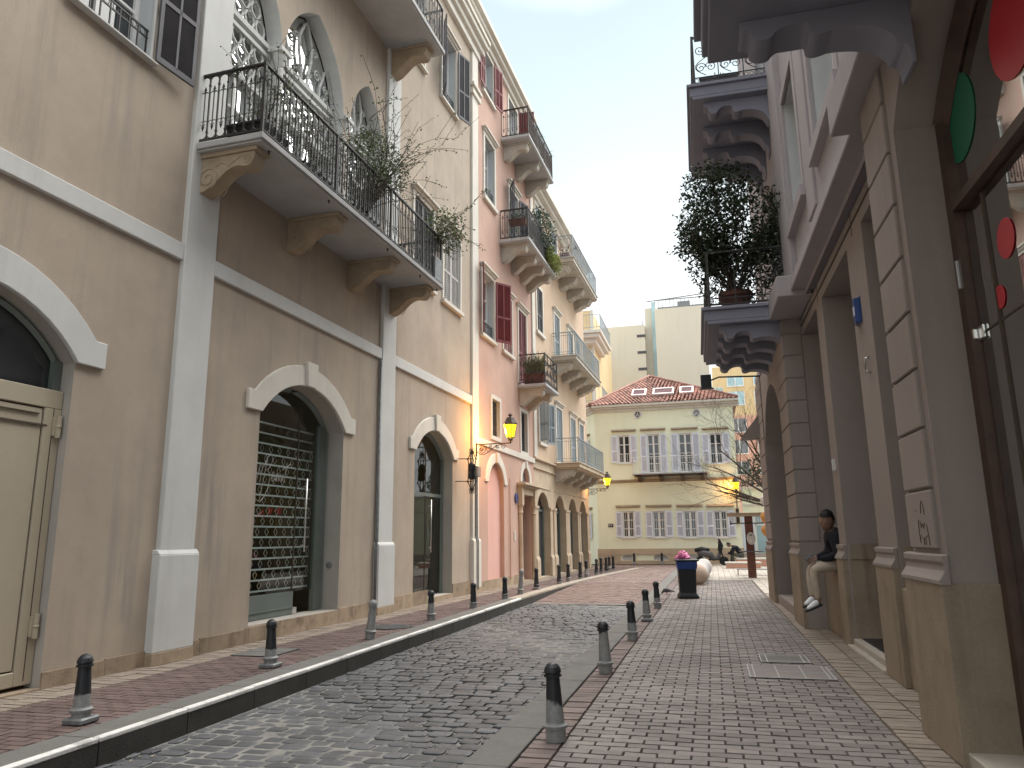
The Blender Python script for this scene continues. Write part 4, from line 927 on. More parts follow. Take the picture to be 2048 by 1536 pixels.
# street name plate
sg = MB(); sg.box(-5.3, -5.03, YF-.03, YF, 1.92, 2.1)
p = tag(sg.build("street_sign", M['navysign']), "small navy street name plate on the yellow wall left of the ground floor shutters", "sign")
sg = MB()
for z, segs in ((2.05, ((-5.28,-5.19),(-5.175,-5.08))), (1.99, ((-5.28,-5.2),(-5.18,-5.09)))):
    for a, c in segs: sg.box(a, c, YF-.034, YF-.031, z-.011, z+.011)
sg.build("lettering", M['white'], p)
# ------------------------------------------------------------------ boundary wall and gate right of the yellow house
bw = thing("boundary_wall", "cream rendered wall with a coping and a pale glazed gate right of the yellow house", "wall", (1.6, 40.4, 0))
b = MB(); b.box(0, .55, 0, .3, 0, 3.75); b.box(.55, 2.3, 0, .3, 2.45, 3.75); b.box(2.3, 8, 0, .3, 0, 3.75); b.build("wall", M['yellow'], bw)
b = MB(); b.box(-.05, 8, -.06, .36, 3.75, 3.87); b.box(-.0, 8, -.03, -.001, 2.9, 2.98); b.build("coping", M['trimw'], bw)
b = MB(); b.box(.55, 2.3, .1, .13, .4, 2.45); G = b.build("gate", M['pane_blue'], bw)
b = MB()
for x in (.55, 1.1, 1.42, 1.85, 2.25): b.box(x, x+.05, .06, .1, .4, 2.45)
b.box(.55, 2.3, .06, .099, .4, .5); b.box(.55, 2.3, .06, .099, 1.9, 1.98); b.box(.55, 2.3, .06, .099, 2.38, 2.45)
for i in range(15): x = .6 + i*.115; b.box(x-.012, x+.012, .06, .098, 2.0, 2.45)
b.build("gate_frame", M['white'], G)
b = MB(); b.box(-.12, .5, -.1, .05, .25, 2.4); b.build("white_door", M['shut_lilac'], bw)
st = thing("entrance_steps", "flight of pale stone steps in front of the glazed gate", "steps", (2.9, 38.6, 0))
for i in range(6):
    q = MB(); q.box(-1.4, 2.6, .28*i, 1.79, .09*i, .09*i+.088); q.build("step", M['plaza'], st, bevel=.01)
# ------------------------------------------------------------------ towers and flats far behind
tw = thing("cream_tower", "blank cream rendered tower with stepped roofline and a pale glass strip behind the red roof", "tower", (-4, 60, 0))
T = lambda u, v, z: (u+4, -v, z)
b = MB(T)
for a, c, f, z in ((-8.9,-7.6,0,16.6), (-7.95,-4.35,.3,18.55), (-3.45,.6,.6,19.7)): b.box(a, c, -9, f, 0, z)
b.box(-4.35, -3.45, -9, -.6, 0, 20.2); b.build("wall", M['cream'], tw)
b = MB(T); b.box(-3.75, -3.47, -.6, -.3, 0, 20.6); b.build("glass_strip", M['pane_blue'], tw)
for z in (17.5, 16.1, 14.7):
    b = MB(T); b.box(-5.0, -4.32, .0, .33, z, z+.22); b.build("vent_band", M['shut_grey'], tw)
b = MB(T); b.box(-3.4, .6, -3, -2.9, 19.7, 20.9); b.box(-1.6, -.6, -2, -1, 19.7, 20.7)
b.build("roof_screen", M['greymetal'], tw)
b = MB(T)
for i in range(14): u = -3.4 + i*.3; b.box(u-.02, u+.02, .4, .44, 19.7, 20.5)
b.box(-3.4, .6, .39, .45, 20.45, 20.52); b.tube([(-4.2,-1,20.9),(.6,-1,21.2)], .05, 5); b.build("roof_railing", M['greymetal'], tw)
for x, h in ((-7.0, .5), (-4.6, .7), (-5.2, .35)): 
    b = MB(T); b.lathe([(.15,0),(.15,h*.4),(.03,h*.5),(.03,h)], (x, -1, 18.55), 8); b.build("roof_vent", M['greymetal'], tw)
fl = thing("pastel_flats", "apricot and rose block of flats with blue green windows behind the bare tree", "building", (4, 75, 0))
T = lambda u, v, z: (u-4, -v, z)
cols = [(1.0,2.25),(2.4,3.9),(4.3,5.4)]
b = MB(T); b.box(1, 9, -8, 0, 12.9, 17.9); b.build("upper_wall", M['pastel_y'], fl)
b = MB(T); b.box(1, 9, -8, .02, 0, 12.9); b.build("lower_wall", M['pastel_p'], fl)
for z0, z1 in ((15.9,16.8),(14.0,15.3),(11.3,12.6),(9.2,10.5),(7.2,8.4)):
    for a, c in ((2.4, 3.85), (4.9, 6.0), (6.6, 8.0)):
        q = MB(T); q.box(a, c, -.02, .06, z0, z1); W = q.build("window", M['pane_blue'] if z0 > 13 else M['pane_grey'], fl)
        q = MB(T); q.box(a-.08, c+.08, -.02, .1, z0-.1, z0); q.box((a+c)/2-.05, (a+c)/2+.05, .0, .1, z0, z1); q.box(a-.08, a, -.02, .1, z0, z1); q.box(c, c+.08, -.02, .1, z0, z1); q.build("frame", M['white'], W)
gl = thing("grey_annex", "pale grey annex wall between the cream tower and the pastel flats", "building", (.9, 66, 0))
b = MB(); b.box(-.8, .75, 0, 5, 0, 14.2); b.build("wall", M['cream2'], gl); b = MB(); b.box(-.3, .76, -.02, .2, 12.7, 14.0); b.build("window", M['pane_blue'], gl)
# a darker hedge bank above the boundary wall
r = random.Random(11)
hd = MB(); leaves(hd, (3.6, 43.5, 4.4), (2.0, 1.4, 1.7), 2600, .2, r)
hs = tag(hd.build("evergreen_shrub", M['grass'], recalc=False), "dense dark evergreen shrub rising behind the cream boundary wall", "shrub")
q = MB(); q.tube([(3.6,43.5,0),(3.55,43.5,2.5),(3.7,43.4,4.5)], [.12,.09,.03], 6); q.build("trunk", M['bark'], hs)
# ================================================================== mauve stone building (right)
mv = thing("mauve_stone_building", "mauve stone building on the right with rusticated piers and heavy balconies", "building", RP, RA)
T = TRt
# upper facade
uw = [(1.5, 2.75, 6.3, 8.4), (-1.2, .3, 6.3, 8.6), (4.6, 5.7, 5.6, 7.9), (4.6, 5.7, 9.9, 12.2), (-6.2, -4.6, 5.6, 8.0), (1.5, 2.75, 10.4, 12.6)]
b = MB(T); wallpoly(b, rect(-14, 9.9, 5.0, 15), [(rect(*q), .3) for q in uw], .1, 0); b.build("upper_wall", M['mauve_up'], mv, recalc=False)
reveals(T, [(rect(*q), .32) for q in uw], .1, "window_reveal", M['reveal'], mv)
b = MB(T); b.box(-14, 9.9, -8, -2.4, 0, 15); b.box(-14, 9.9, -2.4, -.25, 5.1, 15); b.box(9.6, 9.9, -8, .08, 5, 15); b.box(9.6, 9.9, -2.5, -.02, 0, 5.05); b.build("building_core", M['mauve'], mv)
for q in uw: window(T, mv, *q, v=.1, fw=.16, trim=M['mauve_up'], corn=False, proud=.05, pane='pane', depth=.32, casem='white', sill=True)
for uu in (-2.75, 3.35):
    b = MB(T); b.box(uu-.45, uu+.45, .09, .2, 5.3, 15); b.build("pilaster_strip", M['mauve_up'], mv, bevel=.01)
b = MB(T); b.box(-2.2, 2.9, .09, .16, 5.45, 5.55); b.build("sill_band", M['mauve_up'], mv, bevel=.008)
for a, c in ((-2.2, -1.4), (.7, 1.3)):
    b = MB(T); b.box(a, c, .09, .14, 5.7, 8.9); b.build("wall_panel", M['mauve_up'], mv, bevel=.008)
# ledge with corner blocks
b = MB(T); b.box(-14, 9.9, -.3, .3, 5.08, 5.24); b.box(-14, 9.9, -.3, .26, 5.24, 5.32); b.build("ledge", M['mauve_up'], mv, bevel=.012)
for a, c in ((-3.75, -2.35), (2.4, 3.72)):
    b = MB(T); b.box(a, c, .0, .5, 5.0, 5.33); b.build("ledge_block", M['mauve_up'], mv, bevel=.012)
# frieze over the recesses and lower wall with tall recesses
rec = [(-2.6, -.95, .93, 4.72), (-.15, 1.7, .12, 4.72), (2.2, 3.75, .93, 4.72)]
shop = archhole(-5.25, 1.75, .02, 4.38, .72); door4 = archhole(6.72, 1.72, .18, 3.45, 1.0)
b = MB(T); wallpoly(b, rect(-2.7, 3.8, 0, 5.0), [(rect(*q), 1) for q in rec], 0, 0); b.build("lower_wall", M['mauve'], mv, recalc=False)
reveals(T, [(rect(*q), .95) for q in rec], 0, "recess", M['mauve'], mv)
b = MB(T); wallpoly(b, rect(-14, -2.7, 0, 5.0), [(shop, .3)], .3, 0); b.build("shop_wall", M['mauve'], mv, recalc=False)
reveals(T, [(shop, .36)], .3, "shop_reveal", M['mauve'], mv)
b = MB(T); wallpoly(b, rect(3.75, 9.9, 0, 5.0), [(door4, .8)], .3, 0); b.build("arch_wall", M['mauve'], mv, recalc=False)
for uu, v1 in ((3.75, 0), (-2.7, 0), (9.9, -1)):
    b = MB(T); b.add([(uu,.3,0),(uu,v1,0),(uu,v1,5),(uu,.3,5)], [(0,1,2,3)]); b.build("wall_return", M['mauve'], mv, recalc=False)
reveals(T, [(door4, .8)], .3, "arch_reveal", M['mauve'], mv)
b = MB(T); b.prism(door4, 1, -.52, -.48); b.build("arch_door", M['pane'], mv)
b = MB(T); b.box(5.0, 8.44, -.5, -.42, 2.9, 3.0); b.box(6.65, 6.8, -.5, -.42, .2, 4.2); b.build("arch_door_frame", M['wood'], mv)
for a, c, z0, z1 in rec:
    b = MB(T); b.box(a, c, -1.0, -.93, z0, z1); b.build("recess_glass" if z0 > .5 else "glass_door", M['pane'], mv)
for a, c, z0, z1 in rec:
    b = MB(T); b.box(a, a+.07, -.93, -.87, z0, z1); b.box(c-.07, c, -.93, -.87, z0, z1); b.box(a, c, -.93, -.88, 2.9, 3.0); b.build("recess_frame", M['wood'], mv)
# stained dado: pier bases, low walls, mouldings
def dado(a, c, v, z1=1.12, side=True):
    b = MB(T); b.box(a, c, -.02 if v < .2 else 0, v+.066, 0, z1); b.build("pier_base", M['mauve_low'], mv, bevel=.01)
    prof = [(v, z1-.01), (v+.076, z1-.01), (v+.076, z1+.02), (v+.058, z1+.045), (v+.036, z1+.08), (v+.03, z1+.12), (v+.044, z1+.135), (v+.044, z1+.18), (v, z1+.19)]
    b = MB(T); b.prism(prof, 0, a-.004, c+.05); b.build("dado_moulding", M['mauve'], mv, bevel=.006)
for a, c, v in ((-3.52, -2.62, .3), (-.93, -.17, .0), (1.72, 2.18, .0), (3.77, 5.0, .3), (8.44, 9.88, .3)): dado(a, c, v)
for a, c in ((-2.62, -.93), (2.18, 3.76)):
    b = MB(T); b.box(a, c, -.3, .012, 0, .925); b.build("low_wall", M['mauve_low'], mv, bevel=.01)
for a, c, z0, z1 in rec:      # dado continues on the far reveal of each recess
    b = MB(T); b.box(c-.02, c-.0, -.93, -.02, z0, 1.12); b.box(c-.035, c-.001, -.93, -.04, 1.12, 1.32)
    b.build("reveal_dado", M['mauve_low'], mv)
b = MB(T); b.box(-.12, 1.69, -.6, .03, 0, .125); b.box(-.2, 1.75, -.0, .1, -.02, .05) ; b.build("door_step", M['plaza'], mv, bevel=.01)
b = MB(T); b.box(.0, 1.6, -.58, -.06, .126, .14); b.build("door_mat", M['black_plastic'], mv)
b = MB(T); b.box(5.0, 8.44, -.5, .12, 0, .1); b.box(5.02, 8.42, -.5, -.1, .1, .2); b.build("door_step", M['plaza'], mv, bevel=.01)
# rusticated piers: courses split by sunk joints
def rust(a, c, v, z0, z1, h, wrap_a=False):
    b = MB(T); z = z0
    while z < z1 - .05:
        e = min(z+h-.02, z1)
        b.prism([(a+.02, v-.02), (c-.02, v-.02), (c-.02, v+.028), (a+.02, v+.028)], 2, z, e)
        z += h
    b.build("rusticated_block", M['mauve'], mv, bevel=.009)
rust(-3.4, -2.72, .3, 1.34, 4.98, .42); rust(3.77, 4.95, .3, 1.34, 4.98, .38); rust(8.46, 9.86, .3, 1.34, 4.98, .38)
b = MB(T); z = 1.34          # courses on the near flank of the far pier
while z < 4.95: b.box(3.735, 3.75, .02, .33, z, z+.355); z += .38
b.build("flank_block", M['mauve'], mv, bevel=.006)
b = MB(T)
for uu in (-.5, 2.0): b.box(uu-.01, uu+.01, -.001, .004, 4.74, 5.0)
b.box(-2.6, 3.75, -.001, .012, 4.86, 4.88); b.build("frieze_joint", M['seam'], mv)
# shop front under the near arch
b = MB(T)
b.box(-3.62, -3.5, -.12, .02, .1, 4.37); b.tube([(p_[0], -.03, p_[1]) for p_ in archpts(-5.25, 1.68, 4.36, .68)[0]], .085, 4); b.box(-7, -3.64, -.1, .03, 3.64, 3.71); b.box(-7, -3.64, -.1, .02, .1, .2); b.build("shop_frame", M['wood'], mv)
b = MB(T); b.prism([(-7, .2), (-3.64, .2), (-3.64, 3.62), (-7, 3.62)], 1, -.05, -.042); SG = b.build("shop_glass", M['dglass'], mv)
b = MB(T); b.prism(archhole(-5.25, 1.74, 3.74, 4.38, .7), 1, -.05, -.042); b.build("fanlight_glass", M['dglass'], SG)
b = MB(T); b.box(-7, -3.64, -.056, -.036, 2.745, 2.757); b.box(-3.98, -3.96, -.055, -.03, .2, 3.62); b.build("glass_joint", M['seam'], SG)
b = MB(T); b.box(-3.72, -3.56, -.04, -.02, 2.71, 2.8); b.box(-3.64, -3.6, -.02, .01, 2.72, 2.79); b.build("patch_fitting", M['steel'], SG, bevel=.006)
b = MB(T); b.box(-3.58, -3.56, .02, .035, 3.1, 3.3); b.build("door_hinge", M['steel'], SG)
def dot(u, z, r, m, rz=None):
    b = MB(T); b.prism([(u+r*math.cos(t*.2618), z+(rz or r)*math.sin(t*.2618)) for t in range(24)], 1, -.038, -.035); b.build("vinyl_dot", M[m], SG)
dot(-3.78, 4.26, .3, 'greendot'); dot(-4.72, 4.32, .32, 'reddot'); dot(-4.22, 3.2, .125, 'reddot'); dot(-4.02, 2.89, .075, 'reddot'); dot(-4.75, 2.1, .1, 'greendot')
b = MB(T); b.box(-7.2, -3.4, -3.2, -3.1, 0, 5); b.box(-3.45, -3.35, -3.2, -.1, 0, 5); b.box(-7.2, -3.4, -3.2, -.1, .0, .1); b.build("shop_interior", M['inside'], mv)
b = MB(T); b.box(-7, -3.5, -.1, .33, 0, .1); b.build("shop_step", M['plaza'], mv, bevel=.008)
# balconies: stacked slab plates over lobed brackets
def rbalc(u0, u1, z, dep, label=None, rail=True, nb=3, vb=.1, bv=None, bh=.72):
    s = MB(T); s.box(u0, u1, vb, vb+dep, z, z+.06); s.box(u0-.0, u1, vb, vb+dep+.04, z+.06, z+.24); s.box(u0-.05, u1+.05, vb, vb+dep+.09, z+.24, z+.3)
    B = s.build("balcony", M['glare_soffit'], mv, bevel=.008)
    if label: B['label'] = label
    n = nb
    for i in range(n):
        uu = u0 + .3 + (u1-u0-.6)*i/(n-1); bw_ = bv or vb; corbel(T, B, uu-.14, uu+.14, vb+dep*.86-bw_, bh, z-.001, M['glare_soffit'], 'lobe', v0=bw_)
    if rail:
        e = .06; pts = [(u0+e, vb+.03), (u0+e, vb+dep-e), (u1-e, vb+dep-e), (u1-e, vb+.03)]
        railing(T, B, pts, z+.301, 1.02, 'scroll', M['iron']); posts(T, B, [pts[1], pts[2], ((u0+u1)/2, vb+dep-e)], z+.301, 1.02, M['iron'], .022)
    return B
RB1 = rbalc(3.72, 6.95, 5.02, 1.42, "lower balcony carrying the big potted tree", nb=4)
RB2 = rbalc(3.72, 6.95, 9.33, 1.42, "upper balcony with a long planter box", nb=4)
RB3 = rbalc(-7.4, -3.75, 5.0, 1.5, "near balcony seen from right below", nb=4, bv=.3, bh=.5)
# small canopy at the far end
b = MB(T); b.prism([(0.3, 4.3), (.75, 3.75), (.75, 3.7), (.3, 3.72)], 0, 9.4, 9.85); b.build("canopy", M['mauve'], mv)
# things fixed to the stone piers
p = thing("blue_plaque", "blue enamel number plate on the second stone pier, leaning out from the recess", "sign", rw(-.45, .0, 3.72), RA)
b = MB(lambda u, v, z: (-v, u, z)); b.box(-.11, .11, .0, .012, 0, .3); b.prism([(-.1, .012), (.1, .012), (.08, .05), (-.06, .06)], 2, .01, .29); b.build("plate", M['bluesign'], p, bevel=.005)
b = MB(lambda u, v, z: (-v, u, z)); b.box(-.05, -.03, .055, .062, .1, .2); b.box(.0, .02, .055, .062, .1, .2); b.build("number", M['shut_lilac'], p)
p = thing("wall_hook_light", "slim bright metal fitting on the second stone pier under the blue plate", "fitting", rw(-.65, .0, 3.13), RA)
b = MB(lambda u, v, z: (-v, u, z)); b.tube([(0,.0,.17),(0,.04,.16),(0,.045,.02),(0,.0,0)], .014, 8); b.build("strip", M['steel'], p, smooth=True)
p = thing("small_wall_plate", "small pale plate on the third stone pier above the seated man", "fitting", rw(1.95, .0, 2.3), RA)
b = MB(lambda u, v, z: (-v, u, z)); b.box(-.06, .06, 0, .03, 0, .16); b.box(-.045, .045, .03, .036, .015, .145); b.build("plate", M['trim'], p, bevel=.005)
fd = thing("floodlight", "black square floodlight on a bracket beyond the lower right balcony", "floodlight", (.08, 17.2, 4.9))
b = MB(); b.box(-.12,.12,-.05,.05,-.16,.16); b.box(-.16,.16,-.07,.07,-.18,-.155); b.build("housing", M['black_plastic'], fd, bevel=.01)
b = MB(); b.tube([(0,.05,.0),(.3,.3,.15),(1.35,.5,.15)], .02, 6); b.build("bracket_arm", M['iron'], fd)
# scratched drawing on the near pier
b = MB(T)
for st in ([(.02,.3),(.04,.42),(.07,.46),(.1,.38),(.1,.28)], [(-.02,.2),(.0,.12),(.03,.17),(.06,.11),(.08,.18)], [(-.06,.22),(-.07,.08),(-.06,-.06)], [(.13,.16),(.15,.02),(.16,-.1)], [(-.03,.02),(.02,-.02),(.08,-.01),(.12,.02)], [(.03,-.03),(.03,-.1)], [(.07,-.03),(.07,-.1)], [(-.06,-.08),(-.05,.0)], [(-.09,.34),(-.11,.34)]):
    b.tube([(-3.1-p_[0], .329, 1.42+p_[1]*.55) for p_ in st], .004, 4)
b.build("scratched_drawing", M['seam'], mv)

# ------------------------------------------------------------------ what the shop windows look out on: the far side of the plaza
ps = thing("plaza_side_building", "dark stone building with arched windows on the far side of the plaza", "building", (9, 30, 0))
b = MB(); b.box(0, 6, -9.5, 12, 0, 8.5); b.build("wall", M['mauve_low'], ps)
for k in range(6):
    y = -8 + k*3.2; b = MB(); b.box(-.03, .05, y, y+1.4, .6, 3.0); b.build("window", M['pane'], ps); b = MB(); b.box(-.03, .05, y, y+1.2, 4.6, 6.8); b.build("window", M['pane'], ps)
r = random.Random(70)
for k, (x, y) in enumerate(((6.2, 24.0), (6.6, 29.5), (6.0, 35.5))):
    t_ = thing("plaza_tree", ["leafy plaza tree hidden behind the right building, nearest", "leafy plaza tree hidden behind the right building, middle", "leafy plaza tree hidden behind the right building, farthest"][k], "tree", (x, y, 0), 0, "plaza trees behind the right building")
    b = MB(); b.tube([(0,0,0),(.05,0,1.5),(0,.1,3),(.1,0,5)], [.18,.14,.1,.04], 8); b.build("trunk", M['bark'], t_)
    b = MB(); leaves(b, (0,0,4.6), (1.9,2.3,2.2), 1500, .3, r, .4); b.build("crown", M['grass'], t_, recalc=False)
# ================================================================== street furniture
def bollard(loc, h, label, plate=True, tilt=(0,0), g=None, rz=0., worn=.2):
    o = thing("bollard", label, "bollard", loc, rz, g); o.rotation_euler = (tilt[0], tilt[1], rz)
    b = MB(); s = h/.54
    b.lathe([(.074,0),(.074,.085),(.086,.09),(.09,.11),(.074,.12),(.068,.13),(.05,.43),(.05,.435),(.066,.442),(.066,.456),(.055,.46),(.055,.468),(.065,.472),(.062,.488),(.055,.508),(.036,.53),(.012,.54)][:] if s == 1 else
            [(r_, z*s) for r_, z in [(.074,0),(.074,.085),(.086,.09),(.09,.11),(.074,.12),(.068,.13),(.05,.43),(.05,.435),(.066,.442),(.066,.456),(.055,.46),(.055,.468),(.065,.472),(.062,.488),(.055,.508),(.036,.53),(.012,.54)]], (0,0,0), 20)
    pb_ = b.build("post", M['bollard'], o, smooth=False); pb_.color = (worn, 0, 0, 1)
    if plate:
        q = MB(); q.box(-.1,.1,-.1,.1,0,.05); q.build("foot", M['greymetal'], o, bevel=.012)
    return o
GL, GR = "bollards along the left pavement", "bollards along the right kerb"
left = [(-5.1,5.36,.54,True),(-5.07,8.06,.54,True),(-5.01,10.57,.56,False),(-5.03,13.15,.52,False),(-4.98,15.49,.52,False),(-4.93,17.82,.52,False),(-4.91,19.24,.64,False),(-4.91,21.1,.6,True),(-4.75,23.6,.6,False),(-4.71,24.92,.58,False),(-4.56,26.4,.6,False),(-4.56,27.7,.6,False),(-4.46,29.52,.6,False),(-4.44,30.72,.62,False),(-4.42,32.02,.6,False),(-4.4,32.95,.6,False),(-4.36,33.93,.6,False)]
ll = ["nearest bollard of the left row, in front of the beige steel door",
      "second bollard of the left row, in front of the roller grille shop",
      "bare grey leaning bollard of the left row beside the thin drainpipe",
      "fourth bollard of the left row, in front of the second glazed arch",
      "fifth bollard of the left row, in front of the pilaster under the amber lantern",
      "sixth bollard of the left row, in front of the blind pink arch", "tallest bare grey bollard, just left of the stone doorcase",
      "dark bollard standing before the right column of the stone doorcase", "ninth bollard of the left row, before the first sandstone arch",
      "tenth bollard of the left row, before the pier after the first sandstone arch", "eleventh bollard of the left row, before the second sandstone arch",
      "twelfth bollard of the left row, before the third sandstone arch", "thirteenth bollard of the left row, before the fourth sandstone arch",
      "fourteenth bollard of the left row, just past the last arch", "third bollard from the far end of the left row", "second bollard from the far end of the left row", "last and farthest bollard of the left row"]
for k, ((x, y, h, pl), lb) in enumerate(zip(left, ll)):
    bollard((x, y, .002), h, lb, pl, (R(rnd.uniform(-1.5,1.5)), R(4 if y in (10.57, 19.24) else rnd.uniform(-1.5,1.5))), GL, worn=(.22,.2,.9,.3,.12,.1,.9,.05,.08,.12,.06,.3,.05,.1,.05,.2,.05)[k])
rt = [(-1.19,5.66),(-1.21,8.45),(-1.19,11.12),(-1.19,13.57),(-1.17,15.89)]
rl = ["nearest and largest bollard of the right row, black above and worn grey below", "second bollard of the right row, almost all bare grey with a black cap",
      "third bollard of the right row, black flaking off its middle", "fourth bollard of the right row, with a square block foot", "farthest bollard of the right row, nearest the litter bin"]
for k, ((x, y), lb) in enumerate(zip(rt, rl)): bollard((x, y, .002), .54, lb, k == 3, (R(rnd.uniform(-1,1)), R(-2)), GR, worn=(.27,.4,.24,.33,.2)[k])
for k, (x, y) in enumerate(((-3.9, 38.6), (-2.55, 39.0))): bollard((x, y, -.01), .62, ["dark bollard near the left cellar vent of the yellow house", "thin dark bollard between two cellar vents of the yellow house"][k], False, g="bollards before the yellow house")
# litter bin with a pink bag on top
bn = thing("litter_bin", "black square litter bin with a blue liner under its rim, beside the stone balls", "litter bin", (-.65, 18.6, 0), .12)
def sq(mb, prof, rot=math.pi/4):
    vs = []; n = 4
    for w_, z in prof:
        for k in range(4): t = rot + k*math.pi/2; vs.append((w_*1.4142*math.cos(t), w_*1.4142*math.sin(t), z))
    m = len(prof); mb.add(vs, [(i*n+k, i*n+(k+1) % n, (i+1)*n+(k+1) % n, (i+1)*n+k) for i in range(m-1) for k in range(n)] + [(3,2,1,0), tuple(range((m-1)*4, m*4))])
b = MB(); sq(b, [(.24,0),(.24,.05),(.21,.1),(.19,.13),(.2,.5),(.21,.78)]); b.build("body", M['black_plastic'], bn, bevel=.02)
b = MB(); sq(b, [(.212,.66),(.222,.68),(.235,.75),(.235,.84),(.22,.86)]); b.build("liner", M['blue_plastic'], bn, bevel=.015)
b = MB(); sq(b, [(.22,.84),(.275,.86),(.28,.885),(.22,.9)]); b.build("rim", M['black_plastic'], bn, bevel=.01)
r = random.Random(5); b = MB()
for c, rr in (((0,0,.13),(.16,.14,.13)), ((-.14,.02,.07),(.1,.1,.09)), ((.13,-.02,.08),(.11,.12,.1)), ((.02,.0,.24),(.07,.07,.08)), ((-.05,-.06,.19),(.09,.08,.1)), ((.08,.06,.17),(.09,.08,.09))):
    k0 = len(b.v); b.ball(c, rr, 14, 9); b.v[k0:] = [(x+r.uniform(-.014,.014), y+r.uniform(-.014,.014), z+r.uniform(-.014,.014)) for x, y, z in b.v[k0:]]
pg = tag(b.build("plastic_bag", M['pink_plastic']), "crumpled pink plastic bag heaped on top of the black litter bin", "bag"); pg.location = (-.72, 18.55, .87); pg.scale = (.78, .78, .72)
# row of stone balls
r = random.Random(9)
for k in range(9):
    b = MB(); b.ball((0,0,.305), (.3,.3,.305), 28, 18)
    b.lathe([(.2,0),(.2,.02)], (0,0,0), 14)
    o = tag(b.build("stone_ball", M['ballstone'] if k == 0 else M['ballpale'], smooth=True), ["nearest stone ball of the row, tan and stained, right behind the litter bin", "second stone ball of the row, pale grey", "third stone ball from the litter bin", "fourth stone ball from the litter bin", "middle stone ball of the row of nine", "fourth stone ball from the far end of the row", "third stone ball from the far end of the row", "second stone ball from the far end of the row", "farthest stone ball, nearest the parked scooter"][k], "stone ball", "row of stone balls beside the plaza")
    o.location = (-.5 + .014*k, 23.5 + .66*k, 0); o.rotation_euler = (0, 0, r.uniform(0, 6))
# pigeon
pgn = thing("pigeon", "dark pigeon pecking by the kerb between the last right bollard and the bin", "pigeon", (-1.2, 19.6, .0), 2.6)
b = MB(); 
b.tube([(-.17,0,.09),(-.09,0,.105),(0,0,.11),(.07,0,.1),(.11,0,.075),(.135,0,.05)], [.012,.04,.058,.048,.026,.02], 10); b.ball((.14,0,.04), (.026,.024,.024), 10, 8); b.tube([(.158,0,.03),(.178,0,.018)], [.007,.002], 5); b.tube([(-.17,0,.09),(-.24,0,.075)], [.02,.012], 6)
b.build("body", M['shut_grey'], pgn, smooth=True)
for s in (-1, 1):
    b = MB(); b.tube([(0,s*.02,.06),(.01,s*.022,.0)], .005, 5); b.build("leg", M['terracotta'], pgn)
# manhole covers in the pavements
mh = thing("rectangular_manhole_cover", "long paver-filled rectangular manhole cover with steel edges on the right pavement", "manhole cover", (.7, 8.85, .004))
b = MB(); b.box(-.42,.42,-.4,.4,0,.004); b.build("infill", M['grey_brick'], mh)
b = MB()
for x in (-.42,-.37,.36,.41): b.box(x,x+.012,-.4,.4,0,.007)
for y in (-.4,-.02,.386): b.box(-.42,.42,y,y+.012,0,.0075)
for x in (-.13, .13): b.box(x,x+.01,-.4,.4,0,.007)
b.build("frame", M['slab'], mh)
mh2 = thing("small_manhole_cover", "smaller steel framed manhole cover behind the long one on the right pavement", "manhole cover", (.72, 9.75, .004))
b = MB(); b.box(-.26,.26,-.3,.3,0,.004); b.build("infill", M['kerb'], mh2)
b = MB()
for x in (-.27,-.2,.2,.26): b.box(x,x+.012,-.3,.3,0,.008)
for y in (-.3,-.22,.2,.29): b.box(-.27,.27,y,y+.012,0,.0075)
b.build("frame", M['slab'], mh2)
mh3 = thing("round_manhole_cover", "round cast iron cover in the left pavement between two bollards", "manhole cover", (-5.3, 12.0, .004))
b = MB(); b.lathe([(.36,0),(.36,.006)], n=32); b.build("ring", M['kerb_dark'], mh3)
b = MB(); b.lathe([(.3,.0061),(.3,.01)], n=32)
for i in range(-5, 6):
    L = math.sqrt(max(0, .29**2-(i*.05)**2)); b.box(-L, L, i*.05-.008, i*.05+.008, .0101, .014)
b.build("lid", M['greymetal'], mh3)
mh4 = thing("square_manhole_cover", "square cover set in the left pavement behind the second bollard", "manhole cover", (-5.8, 9.1, .004))
b = MB(); b.box(-.3,.3,-.35,.35,0,.004); b.build("infill", M['kerb'], mh4); b = MB()
for x in (-.3,.288): b.box(x,x+.012,-.35,.35,0,.008)
for y in (-.35,0,.338): b.box(-.3,.3,y,y+.012,0,.0075)
b.build("frame", M['greymetal'], mh4)
